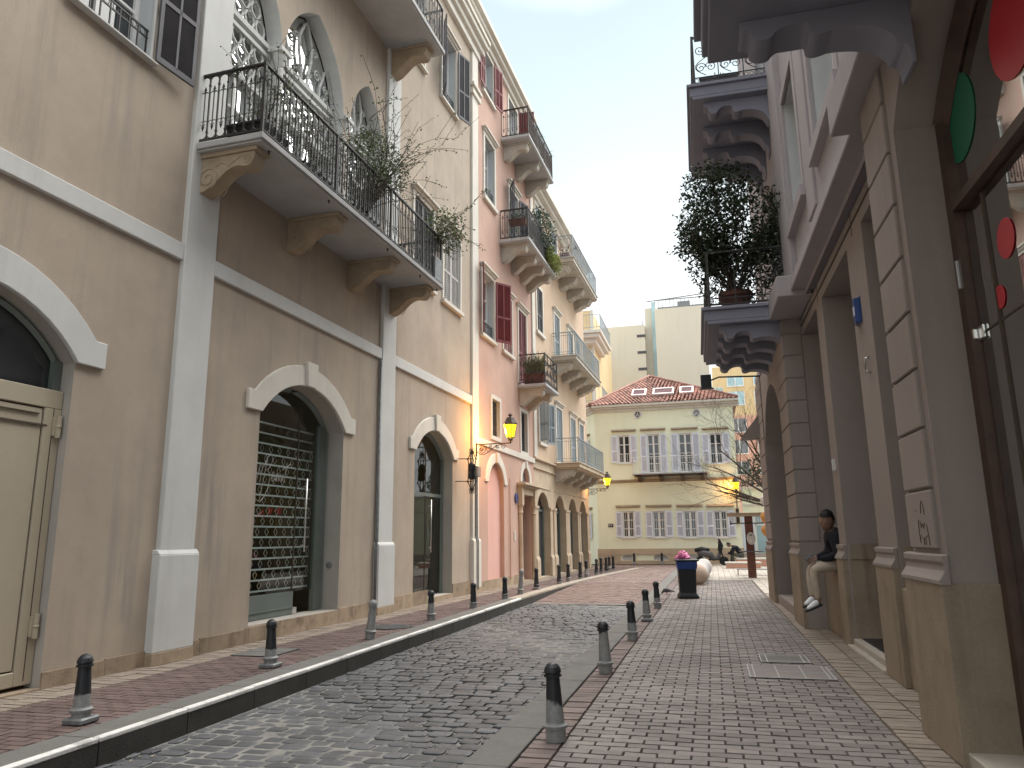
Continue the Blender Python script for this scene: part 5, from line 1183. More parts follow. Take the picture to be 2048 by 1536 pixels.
# iron lanterns
def lantern(name, label, loc, rz, L=.95, light=26, br=True, s=1.0):
    o = thing(name, label, "street lamp", loc, rz, "amber wall lanterns")
    b = MB()
    if br:
        b.box(-.0,.03,-.018,.018,-.32,.06); b.box(0,L+.02,-.014,.014,0,.028)
        b.tube([(p[0],0,p[1]) for p in spiral(.17,-.14,.13,.02,2.2,-1.7,24)], .01, 5); b.tube([(p[0],0,p[1]) for p in spiral(.17,-.14,.05,.01,2.2,1.2,14)], .012, 5)
        b.tube([(.03,0,-.18),(.12,0,-.26),(.24,0,-.27),(.38,0,-.2),(.52,0,-.08),(.62,0,-.02)], .011, 5); b.tube([(.3,0,-.02),(.3,0,-.12),(.36,0,-.2)], .01, 5)
        for cx, cz, r0, tn in ((.42,-.06,.05,1.5),(.62,-.07,.055,-1.5),(.8,-.075,.075,1.7)): b.tube([(p[0],0,p[1]) for p in spiral(cx,cz,r0,.012,0,tn,16)], .009, 5)
        b.tube([(.55,0,-.09),(.66,0,-.03),(.78,0,-.0)], .009, 5)
    b.build("bracket", M['rustiron'], o)
    X = L
    b = MB(); b.lathe([(.02,0),(.035,.015),(.02,.04),(.06,.1)], (X,0,.02), 6); 
    for k in range(4): t = math.pi/4+k*math.pi/2; b.tube([(X+.05*math.cos(t),.05*math.sin(t),.05),(X+.085*math.cos(t),.085*math.sin(t),.17)], .008, 4)
    b.build("lamp_holder", M['rustiron'], o)
    def hexp(prof, n=6): 
        mb = MB(); mb.lathe(prof, (X,0,0), n); return mb
    g = hexp([(.105,.17),(.185,.52)]); G = g.build("lamp_glass", M['lamp'], o)
    f = MB()
    for k in range(6):
        t = k*math.pi/3; f.tube([(X+.107*math.cos(t),.107*math.sin(t),.165),(X+.19*math.cos(t),.19*math.sin(t),.525)], .008, 4)
    for r0, z in ((.108,.165),(.192,.525)): f.tube([(X+r0*math.cos(k*math.pi/3), r0*math.sin(k*math.pi/3), z) for k in range(6)], .01, 4, True)
    f.build("lamp_frame", M['rustiron'], o)
    c = hexp([(.2,.53),(.205,.545),(.13,.66),(.125,.68),(.1,.72),(.03,.74),(.03,.76),(.06,.785),(.07,.8),(.03,.82),(.008,.85)]); c.build("lamp_cap", M['rustiron'], o)
    l = bpy.data.lights.new("lantern_light", 'POINT'); l.energy = light; l.color = (1, .46, .09); l.shadow_soft_size = .1
    lo = bpy.data.objects.new("lantern_light", l); COL.objects.link(lo); lo.parent = o; lo.location = (X, 0, .02+.0); lo.location = (X-.0, 0, .9) if False else (X-.24, 0, .33)
    if s != 1: o.scale = (s, s, s)
    return o
lantern("wall_lantern", "nearest lit amber lantern on a scrolled bracket at the beige and salmon joint", lw(13.58, .07, 3.98), LA, 1.0, 60)
lantern("wall_lantern", "far lit amber lantern on the end of the ochre arcade under its balcony", lw(30.4, .05, 3.72), LA, .95, 24)
ln3 = lantern("wall_lantern", "lit amber lamp on an upright stem at the right corner of the yellow house", (1.3-.0, YF-.35, 3.55), 0, .0, 15, False)
b = MB(); b.tube([(0,.0,0),(0,.05,-.3),(0,.3,-.75)], .03, 6); b.ball((0,.25,-.85), .09, 10, 8); b.box(-.08,.08,.2,.36,-1.5,-.9); b.build("stem", M['rustiron'], ln3, smooth=True)
# black iron ornament by the third arch
io = thing("iron_wall_ornament", "black wrought iron hanging ornament on two arms right of the glazed arch", "ornament", lw(12.3, 0, 2.62), LA)
b = MB(lambda u, v, z: (v, u, z))
for z in (.26, .84): b.tube([(-.15,0,z),(-.12,.18,z),(0,.42,z)], .012, 5)
b.build("arm", M['iron'], io)
b = MB()
X = .4
for sg in (-1, 1):
    b.tube([(X+sg*.02,0,.02),(X+sg*.06,0,.14),(X+sg*.11,0,.26),(X+sg*.1,0,.36),(X+sg*.09,0,.72),(X+sg*.11,0,.84),(X+sg*.06,0,.94),(X+sg*.02,0,1.04)], .014, 5)
    b.tube([(X,sg*.02,.02),(X,sg*.1,.2),(X,sg*.11,.3),(X,sg*.09,.4),(X,sg*.09,.7),(X,sg*.11,.82),(X,sg*.05,.94),(X,sg*.01,1.04)], .014, 5)
    for z in (.26, .84): b.ball((X+sg*.115,0,z), .028, 8, 6)
for z in (.02, 1.04):
    for sg in (-1, 1):
        for dz in (-.035, .035): b.tube([(X+sg*.035+.03*math.cos(t), 0, z+dz+.03*math.sin(t)) for t in [.785*k for k in range(8)]], .011, 4, True)
b.build("scroll_cage", M['iron'], io)
b = MB(); b.lathe([(.03,.3),(.075,.32),(.085,.38),(.07,.5),(.085,.54),(.08,.62),(.085,.68),(.05,.74),(.02,.76)], (X,0,0), 12); b.build("lamp_body", M['black_plastic'], io, smooth=True)
ds = thing("round_blue_sign", "round blue sign seen edge on left of the stone doorcase", "sign", lw(17.72, 0, 2.72), LA)
b = MB(lambda x, y, z: (.02+z, x, y)); b.lathe([(.17,0),(.17,.02),(.16,.03)], n=24); b.build("disc", M['bluesign'], ds)
it = thing("intercom_panel", "small pale intercom plate on the salmon wall left of the entrance", "panel", lw(17.5, 0, 1.35), LA)
b = MB(lambda u, v, z: (v, u, z)); b.box(-.06,.06,0,.03,0,.3); b.box(-.04,.04,.03,.036,.18,.27); b.build("plate", M['trimw'], it, bevel=.005)
# ------------------------------------------------------------------ plaza furniture
kp = thing("canopy_post_table", "red brown post carrying a flat canopy and a round ring table on the plaza", "shelter", (1.26, 27.5, 0))
b = MB(); b.prism([(-.15,-.1),(.12,-.1),(.12,.1),(-.15,.1)], 2, 0, 2.08); b.build("post", M['red_wood'], kp, bevel=.01)
b = MB(); b.box(-.72,.95,-.55,.55,2.08,2.16); b.box(-.74,.97,-.57,.57,2.16,2.19); b.build("canopy", M['corbel'], kp, bevel=.01)
b = MB(); b.lathe([(.4,.86),(.41,.88),(.4,.9)], n=28); b.build("ring_table", M['shut_grey'], kp)
b = MB(); b.tube([(-.6,-.12,1.84),(.68,-.12,1.84)], .02, 6); b.box(-.64,-.6,-.16,-.08,1.78,1.92); b.box(.66,.7,-.16,-.08,1.78,1.92); b.build("hanging_rail", M['iron'], kp)
bp = thing("backpack", "grey and black backpack hanging on the canopy post", "backpack", (1.28, 27.33, 1.12))
b = MB(); b.ball((0,0,.2), (.15,.1,.22), 16, 10); b.ball((.0,-.08,.12), (.11,.06,.12), 14, 8); b.build("bag", M['ballpale'], bp, smooth=True)
b = MB(); b.tube([(-.1,.05,.36),(-.16,.02,.25),(-.15,.03,.05)], .025, 6); b.box(-.06,.04,-.1,-.08,.3,.33); b.build("strap", M['black_plastic'], bp)
for k, (x, y, a, lb) in enumerate(((1.35, 29.2, 1.12, "low thin metal bench frame behind the canopy post"),)):
    rk = thing("low_metal_bench", lb, "bench", (x, y, 0))
    b = MB(); b.box(-.56,.56,-.2,.2,.2,.225); b.build("seat", M['greymetal'], rk, bevel=.004)
    for sx in (-.54, .52):
        b = MB(); b.box(sx,sx+.025,-.2,-.175,0,.2); b.box(sx,sx+.025,.175,.2,0,.2); b.build("leg", M['greymetal'], rk)
sb = thing("stone_bench", "low rose and cream stone bench slab before the steps", "bench", (1.2, 35.2, 0))
b = MB(); b.box(-.7,.75,-.3,.3,0,.2); b.build("base", M['pastel_p'], sb, bevel=.01); b = MB(); b.box(-.74,.8,-.34,.34,.2,.27); b.build("seat", M['trimw'], sb, bevel=.01)
sb2 = thing("stone_bench", "second stone bench slab, behind the first, where the crouching person sits", "bench", (1.75, 37.5, 0))
b = MB(); b.box(-.7,.75,-.3,.3,0,.3); b.build("base", M['pastel_p'], sb2, bevel=.01); b = MB(); b.box(-.74,.8,-.34,.34,.3,.37); b.build("seat", M['trimw'], sb2, bevel=.01)
M['bal_w'] = surf("pearl_balloon_rubber", (.72,.7,.7), .25, .05, 3); M['bal_o'] = surf("orange_balloon_rubber", (.72,.36,.12), .25, .05, 3)
for k, (x, z, m, rr, lb) in enumerate(((1.36,2.28,'bal_w',.15,"topmost pearl white balloon at the far end of the right building"),(1.34,1.86,'bal_o',.16,"orange balloon below the pearl one at the far end of the right building"),(1.3,1.55,'bal_o',.13,"small orange balloon lowest of the cluster"),(1.5,2.02,'bal_w',.15,"pearl balloon half behind the right building's corner"))):
    o = thing("balloon", lb, "balloon", (x, 19.75, z), 0, "balloons tied at the corner"); b = MB(); b.lathe([(.012,-rr*1.25),(rr*.25,-rr*1.12),(rr*.72,-rr*.62),(rr*.98,0),(rr*.92,rr*.45),(rr*.6,rr*.85),(.01,rr*1.02)], n=18); b.build("bulb", M[m], o, smooth=True)
    b = MB(); b.tube([(0,0,-rr*1.25),(.03,0,-rr*1.9),(.1,-.03,-z+1.35)], .004, 4); b.build("string", M['trim'], o)
# scooter under a dark cover
scs = thing("motor_scooter", "dark parked motor scooter, half covered, before the yellow house", "scooter", (-.15, 38.4, 0), .1)
for x in (-.5, .62):
    b = MB(lambda a, c, z: (x+a, z, .22+c)); b.lathe([(.14,-.045),(.2,-.05),(.22,-.03),(.22,.03),(.2,.05),(.14,.045)], n=22); wh = b.build("wheel", M['black_plastic'], scs); b = MB(lambda a, c, z: (x+a, z, .22+c)); b.lathe([(.13,-.03),(.13,.03)], n=16); b.build("rim", M['greymetal'], wh)
b = MB(); b.tube([(-.62,0,.55),(-.35,0,.6),(0,0,.5),(.15,0,.32),(.35,0,.36),(.5,0,.7)], [.12,.18,.17,.12,.1,.07], 12); b.build("body", M['shut_grey'], scs, smooth=True)
b = MB(); b.tube([(-.75,0,.72),(-.4,0,.78),(-.05,0,.72)], [.09,.13,.1], 12); b.build("seat", M['black_plastic'], scs, smooth=True)
b = MB(); b.tube([(.62,0,.25),(.5,0,.75),(.42,0,1.0)], .035, 8); b.tube([(.4,-.3,1.08),(.42,0,1.02),(.4,.3,1.08)], .02, 6); b.build("steering", M['iron'], scs)
b = MB(); b.prism([(.36,.7),(.52,.55),(.62,.95),(.5,1.2),(.42,1.32)], 1, -.13, .13); b.build("windshield_cover", M['black_plastic'], scs, bevel=.02)
b = MB(); b.box(-.1,.4,-.16,.16,.25,.33); b.build("footboard", M['black_plastic'], scs, bevel=.02)
# ================================================================== plants
def boxpot(name, label, loc, dims, mat, rz=0, cat="planter"):
    o = thing(name, label, cat, loc, rz); x, y, z = dims; b = MB()
    b.add([(-x*.92,-y*.9,0),(x*.92,-y*.9,0),(x*.92,y*.9,0),(-x*.92,y*.9,0),(-x,-y,z),(x,-y,z),(x,y,z),(-x,y,z),(-x*.88,-y*.82,z),(x*.88,-y*.82,z),(x*.88,y*.82,z),(-x*.88,y*.82,z),(-x*.86,-y*.8,z-.05),(x*.86,-y*.8,z-.05),(x*.86,y*.8,z-.05),(-x*.86,y*.8,z-.05)],
          [(3,2,1,0),(0,1,5,4),(1,2,6,5),(2,3,7,6),(3,0,4,7),(4,5,9,8),(5,6,10,9),(6,7,11,10),(7,4,8,11),(8,9,13,12),(9,10,14,13),(10,11,15,14),(11,8,12,15),(12,13,14,15)])
    b.box(-x*1.03,x*1.03,-y*1.05,-y*1.001,z-.05,z); b.box(-x*1.03,x*1.03,y*1.001,y*1.05,z-.05,z)
    b.build("pot", mat, o, bevel=.008); return o
r = random.Random(21)
# near beige balcony: black pot with a wiry shrub
o = boxpot("potted_shrub", "wiry olive shrub in a black trough at the near corner of the long balcony", lw(2.35, .72, 6.84), (.3,.32,.27), M['black_plastic'], LA, "potted plant")
wd, lf = MB(), MB(); twigs(wd, lf, (0,0,.2), 26, 1.15, r, .9, .75, .3, 16, .05, (.0,.5,0)); wd.build("branches", M['bark'], o); lf.build("leaves", M['olive'], o, recalc=False)
o = boxpot("potted_shrub", "low straggling shrub near the corner post of the long iron balcony", lw(3.6, .75, 6.84), (.2,.4,.26), M['black_plastic'], LA, "potted plant")
wd, lf = MB(), MB(); twigs(wd, lf, (0,0,.3), 24, 1.3, r, .9, .9, .3, 18, .05, (.1,.3,0)); wd.build("branches", M['bark'], o); lf.build("leaves", M['olive'], o, recalc=False)
o = boxpot("potted_shrub", "tangled leafy shrub rising over the railing before the middle pointed window", lw(5.2, .75, 6.84), (.2,.45,.26), M['black_plastic'], LA, "potted plant")
wd, lf = MB(), MB(); twigs(wd, lf, (.1,0,.3), 46, 2.2, r, .75, 1.1, .35, 40, .055, (.12,.2,0), .01); leaves(lf, (.2,.4,1.45), (.45,.95,.5), 2300, .06, r, .1); wd.build("branches", M['bark'], o); lf.build("leaves", M['olive'], o, recalc=False)
o = boxpot("potted_creeper", "bushy creeper in a grey pot at the far end of the long iron balcony", lw(8.15, .95, 6.84), (.18,.2,.5), M['greymetal'], LA, "potted plant")
wd, lf = MB(), MB(); twigs(wd, lf, (.0,.1,.9), 34, 1.0, r, 1.0, .55, .45, 26, .06, (.2,.3,0)); leaves(lf, (.15,.3,1.3), (.5,.65,.5), 900, .075, r, .1)
wd.tube([(.1,.2,1.1),(.25,.8,1.75),(.35,1.5,2.35),(.42,2.1,2.95),(.46,2.7,3.35)], [.012,.009,.007,.005,.003], 5)
for k in range(60):
    t = r.random()*4; i = min(3, int(t)); P = [Vector(p) for p in ((.1,.2,1.1),(.25,.8,1.75),(.35,1.5,2.35),(.42,2.1,2.95),(.46,2.7,3.35))]; leaf(lf, P[i].lerp(P[i+1], t-i), .08, r)
wd.build("branches", M['bark'], o); lf.build("leaves", M['olive'], o, recalc=False)
# salmon balconies
o = boxpot("fern_trough", "dense blue green shrub at the corner of the middle salmon balcony", lw(18.6, .65, 11.13), (.25,.9,.3), M['terracotta'], LA, "potted plant")
lf, wd = MB(), MB(); leaves(lf, (.15,.1,1.15), (.5,1.0,.95), 2000, .1, r, .2); wd.tube([(0,0,.25),(.05,.1,.8),(.1,.0,1.5)], [.03,.02,.01], 5); wd.build("stem", M['bark'], o); lf.build("leaves", M['bluegreen'], o, recalc=False)
o = boxpot("hanging_fern", "yellow green fern trailing down outside the middle salmon balcony", lw(19.3, .85, 11.13), (.15,.5,.2), M['terracotta'], LA, "potted plant")
b = MB()
for k in range(170):
    x, y = r.uniform(.1,.35), r.uniform(-.75,.65); L = r.uniform(.5,1.25); P = Vector((x,y,.2+r.uniform(-.1,.35))); q = [P]
    for j in range(5): P = P + Vector((r.uniform(-.01,.06), r.uniform(-.07,.07), .08-.11*j*.9))*L*.55; q.append(P)
    for j in range(5):
        for s in range(3): leaf(b, q[j].lerp(q[j+1], s/3), .085, r, .3)
b.build("fronds", M['fern'], o, recalc=False)
o = boxpot("rail_planter", "small flower box hung inside the near end of the middle salmon balcony", lw(16.5, .55, 11.7), (.3,.12,.2), M['terracotta'], LA)
lf = MB(); leaves(lf, (0,0,.25), (.35,.25,.22), 260, .07, r, .1); lf.build("leaves", M['bluegreen'], o, recalc=False)
o = boxpot("grass_planter", "oxblood trough of tall grass blades on the lowest salmon balcony", lw(18.45, .55, 6.61), (.36,.18,.38), M['terracotta'], LA)
b = MB()
for k in range(230):
    x, y = r.uniform(-.3,.3), r.uniform(-.13,.13); h = r.uniform(.45,.95); d = Vector((r.uniform(-.35,.35), r.uniform(-.35,.35), 0)); P0 = Vector((x,y,.3)); P1 = P0+Vector((0,0,h*.6))+d*.35; P2 = P0+Vector((0,0,h))+d; w_ = .008
    b.add([(P0.x-w_,P0.y,P0.z),(P0.x+w_,P0.y,P0.z),(P1.x+w_,P1.y,P1.z),(P1.x-w_,P1.y,P1.z),tuple(P2)], [(0,1,2,3),(3,2,4)])
b.build("blades", M['blade'], o, recalc=False)
for (u, v, lb) in ((18.1, .95, "spiky small palm showing over the rail of the topmost salmon balcony"), (19.6, .95, "second spiky plant at the far end of the topmost salmon balcony")):
    o = boxpot("potted_palm", lb, lw(u, v-.25, 14.96), (.15,.15,.6), M['terracotta'], LA, "potted plant"); b = MB()
    for k in range(34):
        a = r.uniform(0,6.28); e = r.uniform(.1,1.2); L = r.uniform(.4,.62); c = Vector((0,0,.8)); d = Vector((math.cos(a)*math.cos(e), math.sin(a)*math.cos(e), math.sin(e)))*L; s = Vector((-math.sin(a), math.cos(a), 0))*.014
        m = c+d*.6+Vector((0,0,.03)); t = c+d-Vector((0,0,.06)); b.add([tuple(c-s), tuple(c+s), tuple(m+s), tuple(m-s), tuple(t)], [(0,1,2,3),(3,2,4)])
    b.build("fronds", M['bluegreen'], o, recalc=False)
o = boxpot("potted_geranium", "straggling flower pot on the top ochre balcony", lw(23.8, .6, 13.1), (.2,.2,.3), M['terracotta'], LA, "potted plant")
wd, lf = MB(), MB(); twigs(wd, lf, (0,0,.3), 12, .9, r, .7, .8, .2, 14, .07); wd.build("branches", M['bark'], o); lf.build("leaves", M['terracotta'], o, recalc=False)
# the big potted tree on the right balcony
pt = thing("potted_balcony_tree", "large dark leafed tree in a round terracotta tub on the lower right balcony", "tree", rw(4.35, .98, 5.33), RA)
b = MB(); b.lathe([(.2,0),(.24,.2),(.27,.3),(.3,.31),(.3,.4),(.26,.4),(.25,.36)], n=24); b.build("pot", M['terracotta'], pt, smooth=False)
wd, lf = MB(), MB(); r = random.Random(33)
for k in range(26):
    P = Vector((r.uniform(-.08,.08), r.uniform(-.08,.08), .35)); d = Vector((r.uniform(-.75,.6), r.uniform(-.6,.6), 1.0)).normalized(); path = [P.copy()]; L = r.uniform(1.1, 2.25)
    for j in range(8):
        d = (d + Vector((r.uniform(-.18,.18), r.uniform(-.18,.18), r.uniform(-.06,.1)))).normalized(); P = P + d*L/8; path.append(P.copy())
        if j > 1:
            for s in range(3):
                e = (d*.5 + Vector((r.uniform(-1,1), r.uniform(-1,1), r.uniform(-.5,.5)))).normalized(); Q = P + e*r.uniform(.15,.42)
                wd.tube([tuple(P), tuple(Q)], [.006,.003], 4)
                for q in range(11): leaf(lf, P.lerp(Q, .2+.8*r.random()) + Vector((r.uniform(-.05,.05), r.uniform(-.05,.05), r.uniform(-.05,.05))), r.uniform(.06,.1), r, .5)
    wd.tube([tuple(p) for p in path], [.02*(1-.8*j/8) for j in range(9)], 5)
wd.build("trunk", M['bark'], pt); leaves(lf, (-.0,0,1.5), (1.0,.95,1.35), 4600, .085, r, .2); leaves(lf, (-.2,.1,2.5), (.7,.6,.6), 1500, .08, r, .2); leaves(lf, (.5,0,.9), (.6,.7,.6), 800, .08, r, .2)
lf.build("crown", M['grass'], pt, recalc=False)
o = boxpot("long_planter", "long dark planter box on the upper right balcony", rw(4.1, 1.0, 9.65), (.36,.14,.26), M['shut_grey'], RA)
b = MB(); leaves(b, (0,0,.28), (.3,.12,.08), 60, .06, r, 0); b.build("leaves", M['grass'], o, recalc=False)
o = thing("recess_plant", "thin leafy plant standing in the recess behind the seated man", "plant", rw(2.9, -.75, .93), RA)
wd, lf = MB(), MB(); twigs(wd, lf, (0,0,0), 9, 1.3, r, .35, 1.2, .1, 14, .12); wd.build("branches", M['bark'], o); lf.build("leaves", M['bluegreen'], o, recalc=False)
# bare tree beyond the right building
bt = thing("bare_tree", "leafless tree with a fan of thin branches beyond the right building", "tree", (2.7, 27.0, 0))
wd = MB(); r = random.Random(44)
def grow(P, d, L, rad, lev):
    path = [P.copy()]; rr = [rad]; n = 6; Q = P.copy()
    for j in range(n):
        d = (d + Vector((r.uniform(-.17,.17), r.uniform(-.17,.17), r.uniform(-.1,.14)))).normalized(); Q = Q + d*L/n; path.append(Q.copy()); rr.append(rad*(1-.6*(j+1)/n))
        if lev < 4 and j > 0:
            for s in range(2 if lev == 2 else 1):
                if r.random() < (.95 if lev < 3 else .7):
                    e = (d + Vector((r.uniform(-.9,.9), r.uniform(-.9,.9), r.uniform(-.5,.7)))).normalized(); grow(Q, e, L*r.uniform(.38,.6), max(.003, rr[-1]*.5), lev+1)
    wd.tube([tuple(p) for p in path], rr, 5 if lev < 2 else 3)
wd.tube([(0,0,0),(-.05,0,.8),(-.0,0,1.6),(-.05,.0,2.3)], [.17,.14,.12,.11], 10)
for dx, dy, dz, L, lv in ((-.95,-.1,.3,2.6,1),(-.8,.1,.8,3.2,1),(-.6,-.2,1,3.4,1),(-.35,.2,1,3.2,1),(-.75,.25,.55,2.9,1),(-.9,-.2,.12,2.0,1),(-.95,.15,.55,3.1,1),(-.1,.1,1,2.6,1),(.3,.1,1,1.6,2)): grow(Vector((-.05,0,2.25)), Vector((dx,dy,dz)).normalized(), L, .05, lv)
wd.build("branches", M['bark'], bt)
# ================================================================== people
def skin_mesh(name, nodes, edges, sub=2):
    """grow one surface over a stick figure: nodes = {key: (pos, rx, ry)}"""
    ks = list(nodes); me = bpy.data.meshes.new(name); me.from_pydata([nodes[k][0] for k in ks], [(ks.index(a), ks.index(c)) for a, c in edges], [])
    o = bpy.data.objects.new(name, me); COL.objects.link(o)
    md = o.modifiers.new("skin", 'SKIN'); md.use_smooth_shade = True
    for i, k in enumerate(ks):
        sv = me.skin_vertices[0].data[i]; sv.radius = (nodes[k][1], nodes[k][2] if len(nodes[k]) > 2 else nodes[k][1]); sv.use_root = (i == 0)
    if sub: s = o.modifiers.new("sub", 'SUBSURF'); s.levels = sub; s.render_levels = sub
    dg = bpy.context.evaluated_depsgraph_get(); dg.update(); ev = o.evaluated_get(dg); m2 = bpy.data.meshes.new_from_object(ev); bpy.data.objects.remove(o)
    return m2
def chain(keys): return list(zip(keys[:-1], keys[1:]))
def to_obj(meshes, name, mat, parent):
    bm = bmesh.new()
    for m, mx in meshes:
        t = bmesh.new(); t.from_mesh(m)
        if mx: t.transform(mx)
        tm = bpy.data.meshes.new("t"); t.to_mesh(tm); t.free(); bm.from_mesh(tm); bpy.data.meshes.remove(tm)
    bmesh.ops.recalc_face_normals(bm, faces=bm.faces)
    me = bpy.data.meshes.new(name); bm.to_mesh(me); bm.free(); me.materials.clear(); me.materials.append(mat)
    for p in me.polygons: p.use_smooth = True; p.material_index = 0
    o = bpy.data.objects.new(name, me); COL.objects.link(o); o.parent = parent; return o
def head_mesh(h=.31):
    """a head facing -Y: skull, brow, nose, lips, chin, ears"""
    bm = bmesh.new(); bmesh.ops.create_uvsphere(bm, u_segments=32, v_segments=24, radius=1)
    for v in bm.verts:
        x, y, z = v.co
        X, Y, Z = x*.325, y*.4, z*.5
        if z < 0:
            k = -z; X *= 1-.32*k**1.5; Y = Y*(1-.12*k) - .05*k*(1 if y < 0 else .2)
            if y > 0: Y *= 1-.35*k
        if y < -.3:
            g = lambda cx, cz, s: math.exp(-((x-cx)**2+(z-cz)**2)/s**2)
            Y -= .1*g(0,-.2,.13) + .05*g(0,-.02,.1) + .035*g(.0,-.47,.14) + .035*g(0,-.75,.17) + .03*(g(.26,.16,.16)+g(-.26,.16,.16)) - .055*(g(.27,0,.13)+g(-.27,0,.13))
        v.co = (X*h, Y*h, Z*h)
    for s in (-1, 1):
        t = bmesh.ops.create_uvsphere(bm, u_segments=10, v_segments=8, radius=1)
        for v in t['verts']: v.co = (s*.33*h + v.co.x*.035*h, .03*h + v.co.y*.07*h, -.02*h + v.co.z*.13*h)
    me = bpy.data.meshes.new("head"); bm.to_mesh(me); bm.free(); return me
def hair_mesh(h=.31):
    bm = bmesh.new(); bmesh.ops.create_uvsphere(bm, u_segments=32, v_segments=24, radius=1); r = random.Random(2)
    dl = [v for v in bm.verts if (v.co.y < -.35 and v.co.z < .52) or v.co.z < -.28 or (abs(v.co.y) < .36 and v.co.z < -.02)]
    bmesh.ops.delete(bm, geom=dl, context='VERTS')
    for v in bm.verts:
        x, y, z = v.co; k = 1.07 + r.uniform(-.015,.02) + (.06 if z > .6 else 0)
        v.co = (x*.325*k*h, y*.4*k*h + .004, z*.5*k*h)
    me = bpy.data.meshes.new("hair"); bm.to_mesh(me); bm.free(); return me
def eye_mesh(h=.31):
    b = MB()
    for s in (-1, 1): b.ball((s*.095*h, -.335*h, .0), (.034*h,.03*h,.02*h), 10, 8); b.tube([(s*.05*h,-.375*h,.065*h),(s*.1*h,-.38*h,.085*h),(s*.155*h,-.345*h,.06*h)], .011*h, 5)
    b.tube([(-.06*h,-.385*h,-.235*h),(0,-.4*h,-.23*h),(.06*h,-.385*h,-.235*h)], .009*h, 5)
    me = bpy.data.meshes.new("eyes"); me.from_pydata(b.v, [], b.f); return me
def hand(base, d, side, up, curl, s=1.0):
    """palm and five bent fingers from the wrist, as one list of skin nodes"""
    d, side, up = Vector(d).normalized(), Vector(side).normalized(), Vector(up).normalized(); base = Vector(base); ms = []
    n = {'w': (tuple(base), .024*s, .019*s), 'p1': (tuple(base+d*.035*s), .036*s, .016*s), 'p2': (tuple(base+d*.08*s), .04*s, .014*s)}
    ms.append(skin_mesh("palm", n, [('w','p1'),('p1','p2')], 2))
    for i, (o, L) in enumerate(((-.03,.068),(-.01,.078),(.01,.073),(.029,.058))):
        P = base + d*.082*s + side*o*s; q = {}; dd = d.copy(); q['0'] = (tuple(P-d*.015*s), .009*s)
        for j in range(3):
            a = curl*(.7+.25*j)*(1+.12*i); dd = (d*math.cos(a*(j+1)/1.5) - up*math.sin(a*(j+1)/1.5)).normalized(); P = P + dd*L*s*(.42,.33,.25)[j]; q[str(j+1)] = (tuple(P), (.0085-.001*j)*s)
        ms.append(skin_mesh("finger", q, chain(list(q)), 1))
    P = base + d*.03*s - side*.03*s; q = {'0': (tuple(P), .011*s)}
    for j in range(3): P = P + (d*.75 - side*(.8-.35*j) - up*(.25+.2*j)*curl).normalized()*.028*s; q[str(j+1)] = (tuple(P), (.0105-.0012*j)*s)
    ms.append(skin_mesh("thumb", q, chain(list(q)), 1))
    return ms
def shoe(toe, heel, parent, mat, sole):
    toe, heel = Vector(toe), Vector(heel); d = (toe-heel).normalized(); up = Vector((0,0,1)) - d*d.z; up.normalize(); L = (toe-heel).length
    f = lambda a, z: tuple(heel + d*L*a + up*z)
    m = skin_mesh("shoe", {'a': (f(.1,.045), .04, .045), 'b': (f(.32,.05), .042, .05), 'c': (f(.62,.032), .046, .034), 'd': (f(.88,.022), .04, .022)}, chain(list('abcd')), 2)
    o = to_obj([(m, None)], "shoe", mat, parent)
    b = MB(); sd = d.cross(up); pts = []
    for a, w_ in ((0,.028),(.06,.038),(.35,.04),(.68,.05),(.9,.042),(1.02,.016)): pts.append((a, w_))
    out = [heel + d*L*a + sd*w_ for a, w_ in pts] + [heel + d*L*a - sd*w_ for a, w_ in pts[::-1]]; n = len(out)
    b.add([tuple(p - up*.012) for p in out] + [tuple(p + up*.016) for p in out], [tuple(range(n)), tuple(range(n, 2*n))] + [(i, (i+1) % n, n+(i+1) % n, n+i) for i in range(n)])
    b.build("sole", sole, o); return o
# the man seated on the low wall between two stone piers
mn = thing("person", "man in navy jacket, khaki trousers and white shoes seated on the low wall", "person", (0, 0, 0))
Y0 = 11.75
hip = Vector((1.8, Y0+.02, 1.03))
pel = {'pel': (tuple(hip), .13, .1), 'bel': ((1.79, Y0, 1.14), .15, .125), 'che': ((1.75, Y0, 1.3), .175, .14), 'ub': ((1.7, Y0, 1.42), .15, .115), 'nk': ((1.66, Y0-.02, 1.5), .065, .065), 'nk2': ((1.64, Y0-.03, 1.55), .06, .06),
       'sl': ((1.69, Y0-.2, 1.4), .09), 'el': ((1.7, Y0-.27, 1.15), .07), 'wl': ((1.48, Y0-.1, 1.09), .045), 'sr': ((1.7, Y0+.2, 1.4), .09), 'er': ((1.64, Y0+.25, 1.17), .068), 'wr': ((1.42, Y0+.1, 1.1), .04)}
body_e = chain(['pel','bel','che','ub','nk','nk2']) + [('ub','sl'),('sl','el'),('el','wl'),('ub','sr'),('sr','er'),('er','wr')]
legs = {'pel': (tuple(hip), .12, .1), 'hl': ((1.68, Y0-.1, 1.02), .092), 'tl': ((1.53, Y0-.13, 1.0), .085), 'kl': ((1.36, Y0-.14, .95), .068), 'cl': ((1.37, Y0-.14, .74), .062), 'al': ((1.39, Y0-.13, .53), .052), 'hr': ((1.69, Y0+.1, 1.02), .092), 'tr': ((1.54, Y0+.13, 1.0), .085), 'kr': ((1.35, Y0+.13, .96), .068), 'cr': ((1.34, Y0+.12, .75), .062), 'ar': ((1.345, Y0+.1, .55), .052)}
leg_e = [('pel','hl'),('hl','tl'),('tl','kl'),('kl','cl'),('cl','al'),('pel','hr'),('hr','tr'),('tr','kr'),('kr','cr'),('cr','ar')]
thin = lambda d, k: {a: (v[0],) + tuple(x*k for x in v[1:]) for a, v in d.items()}
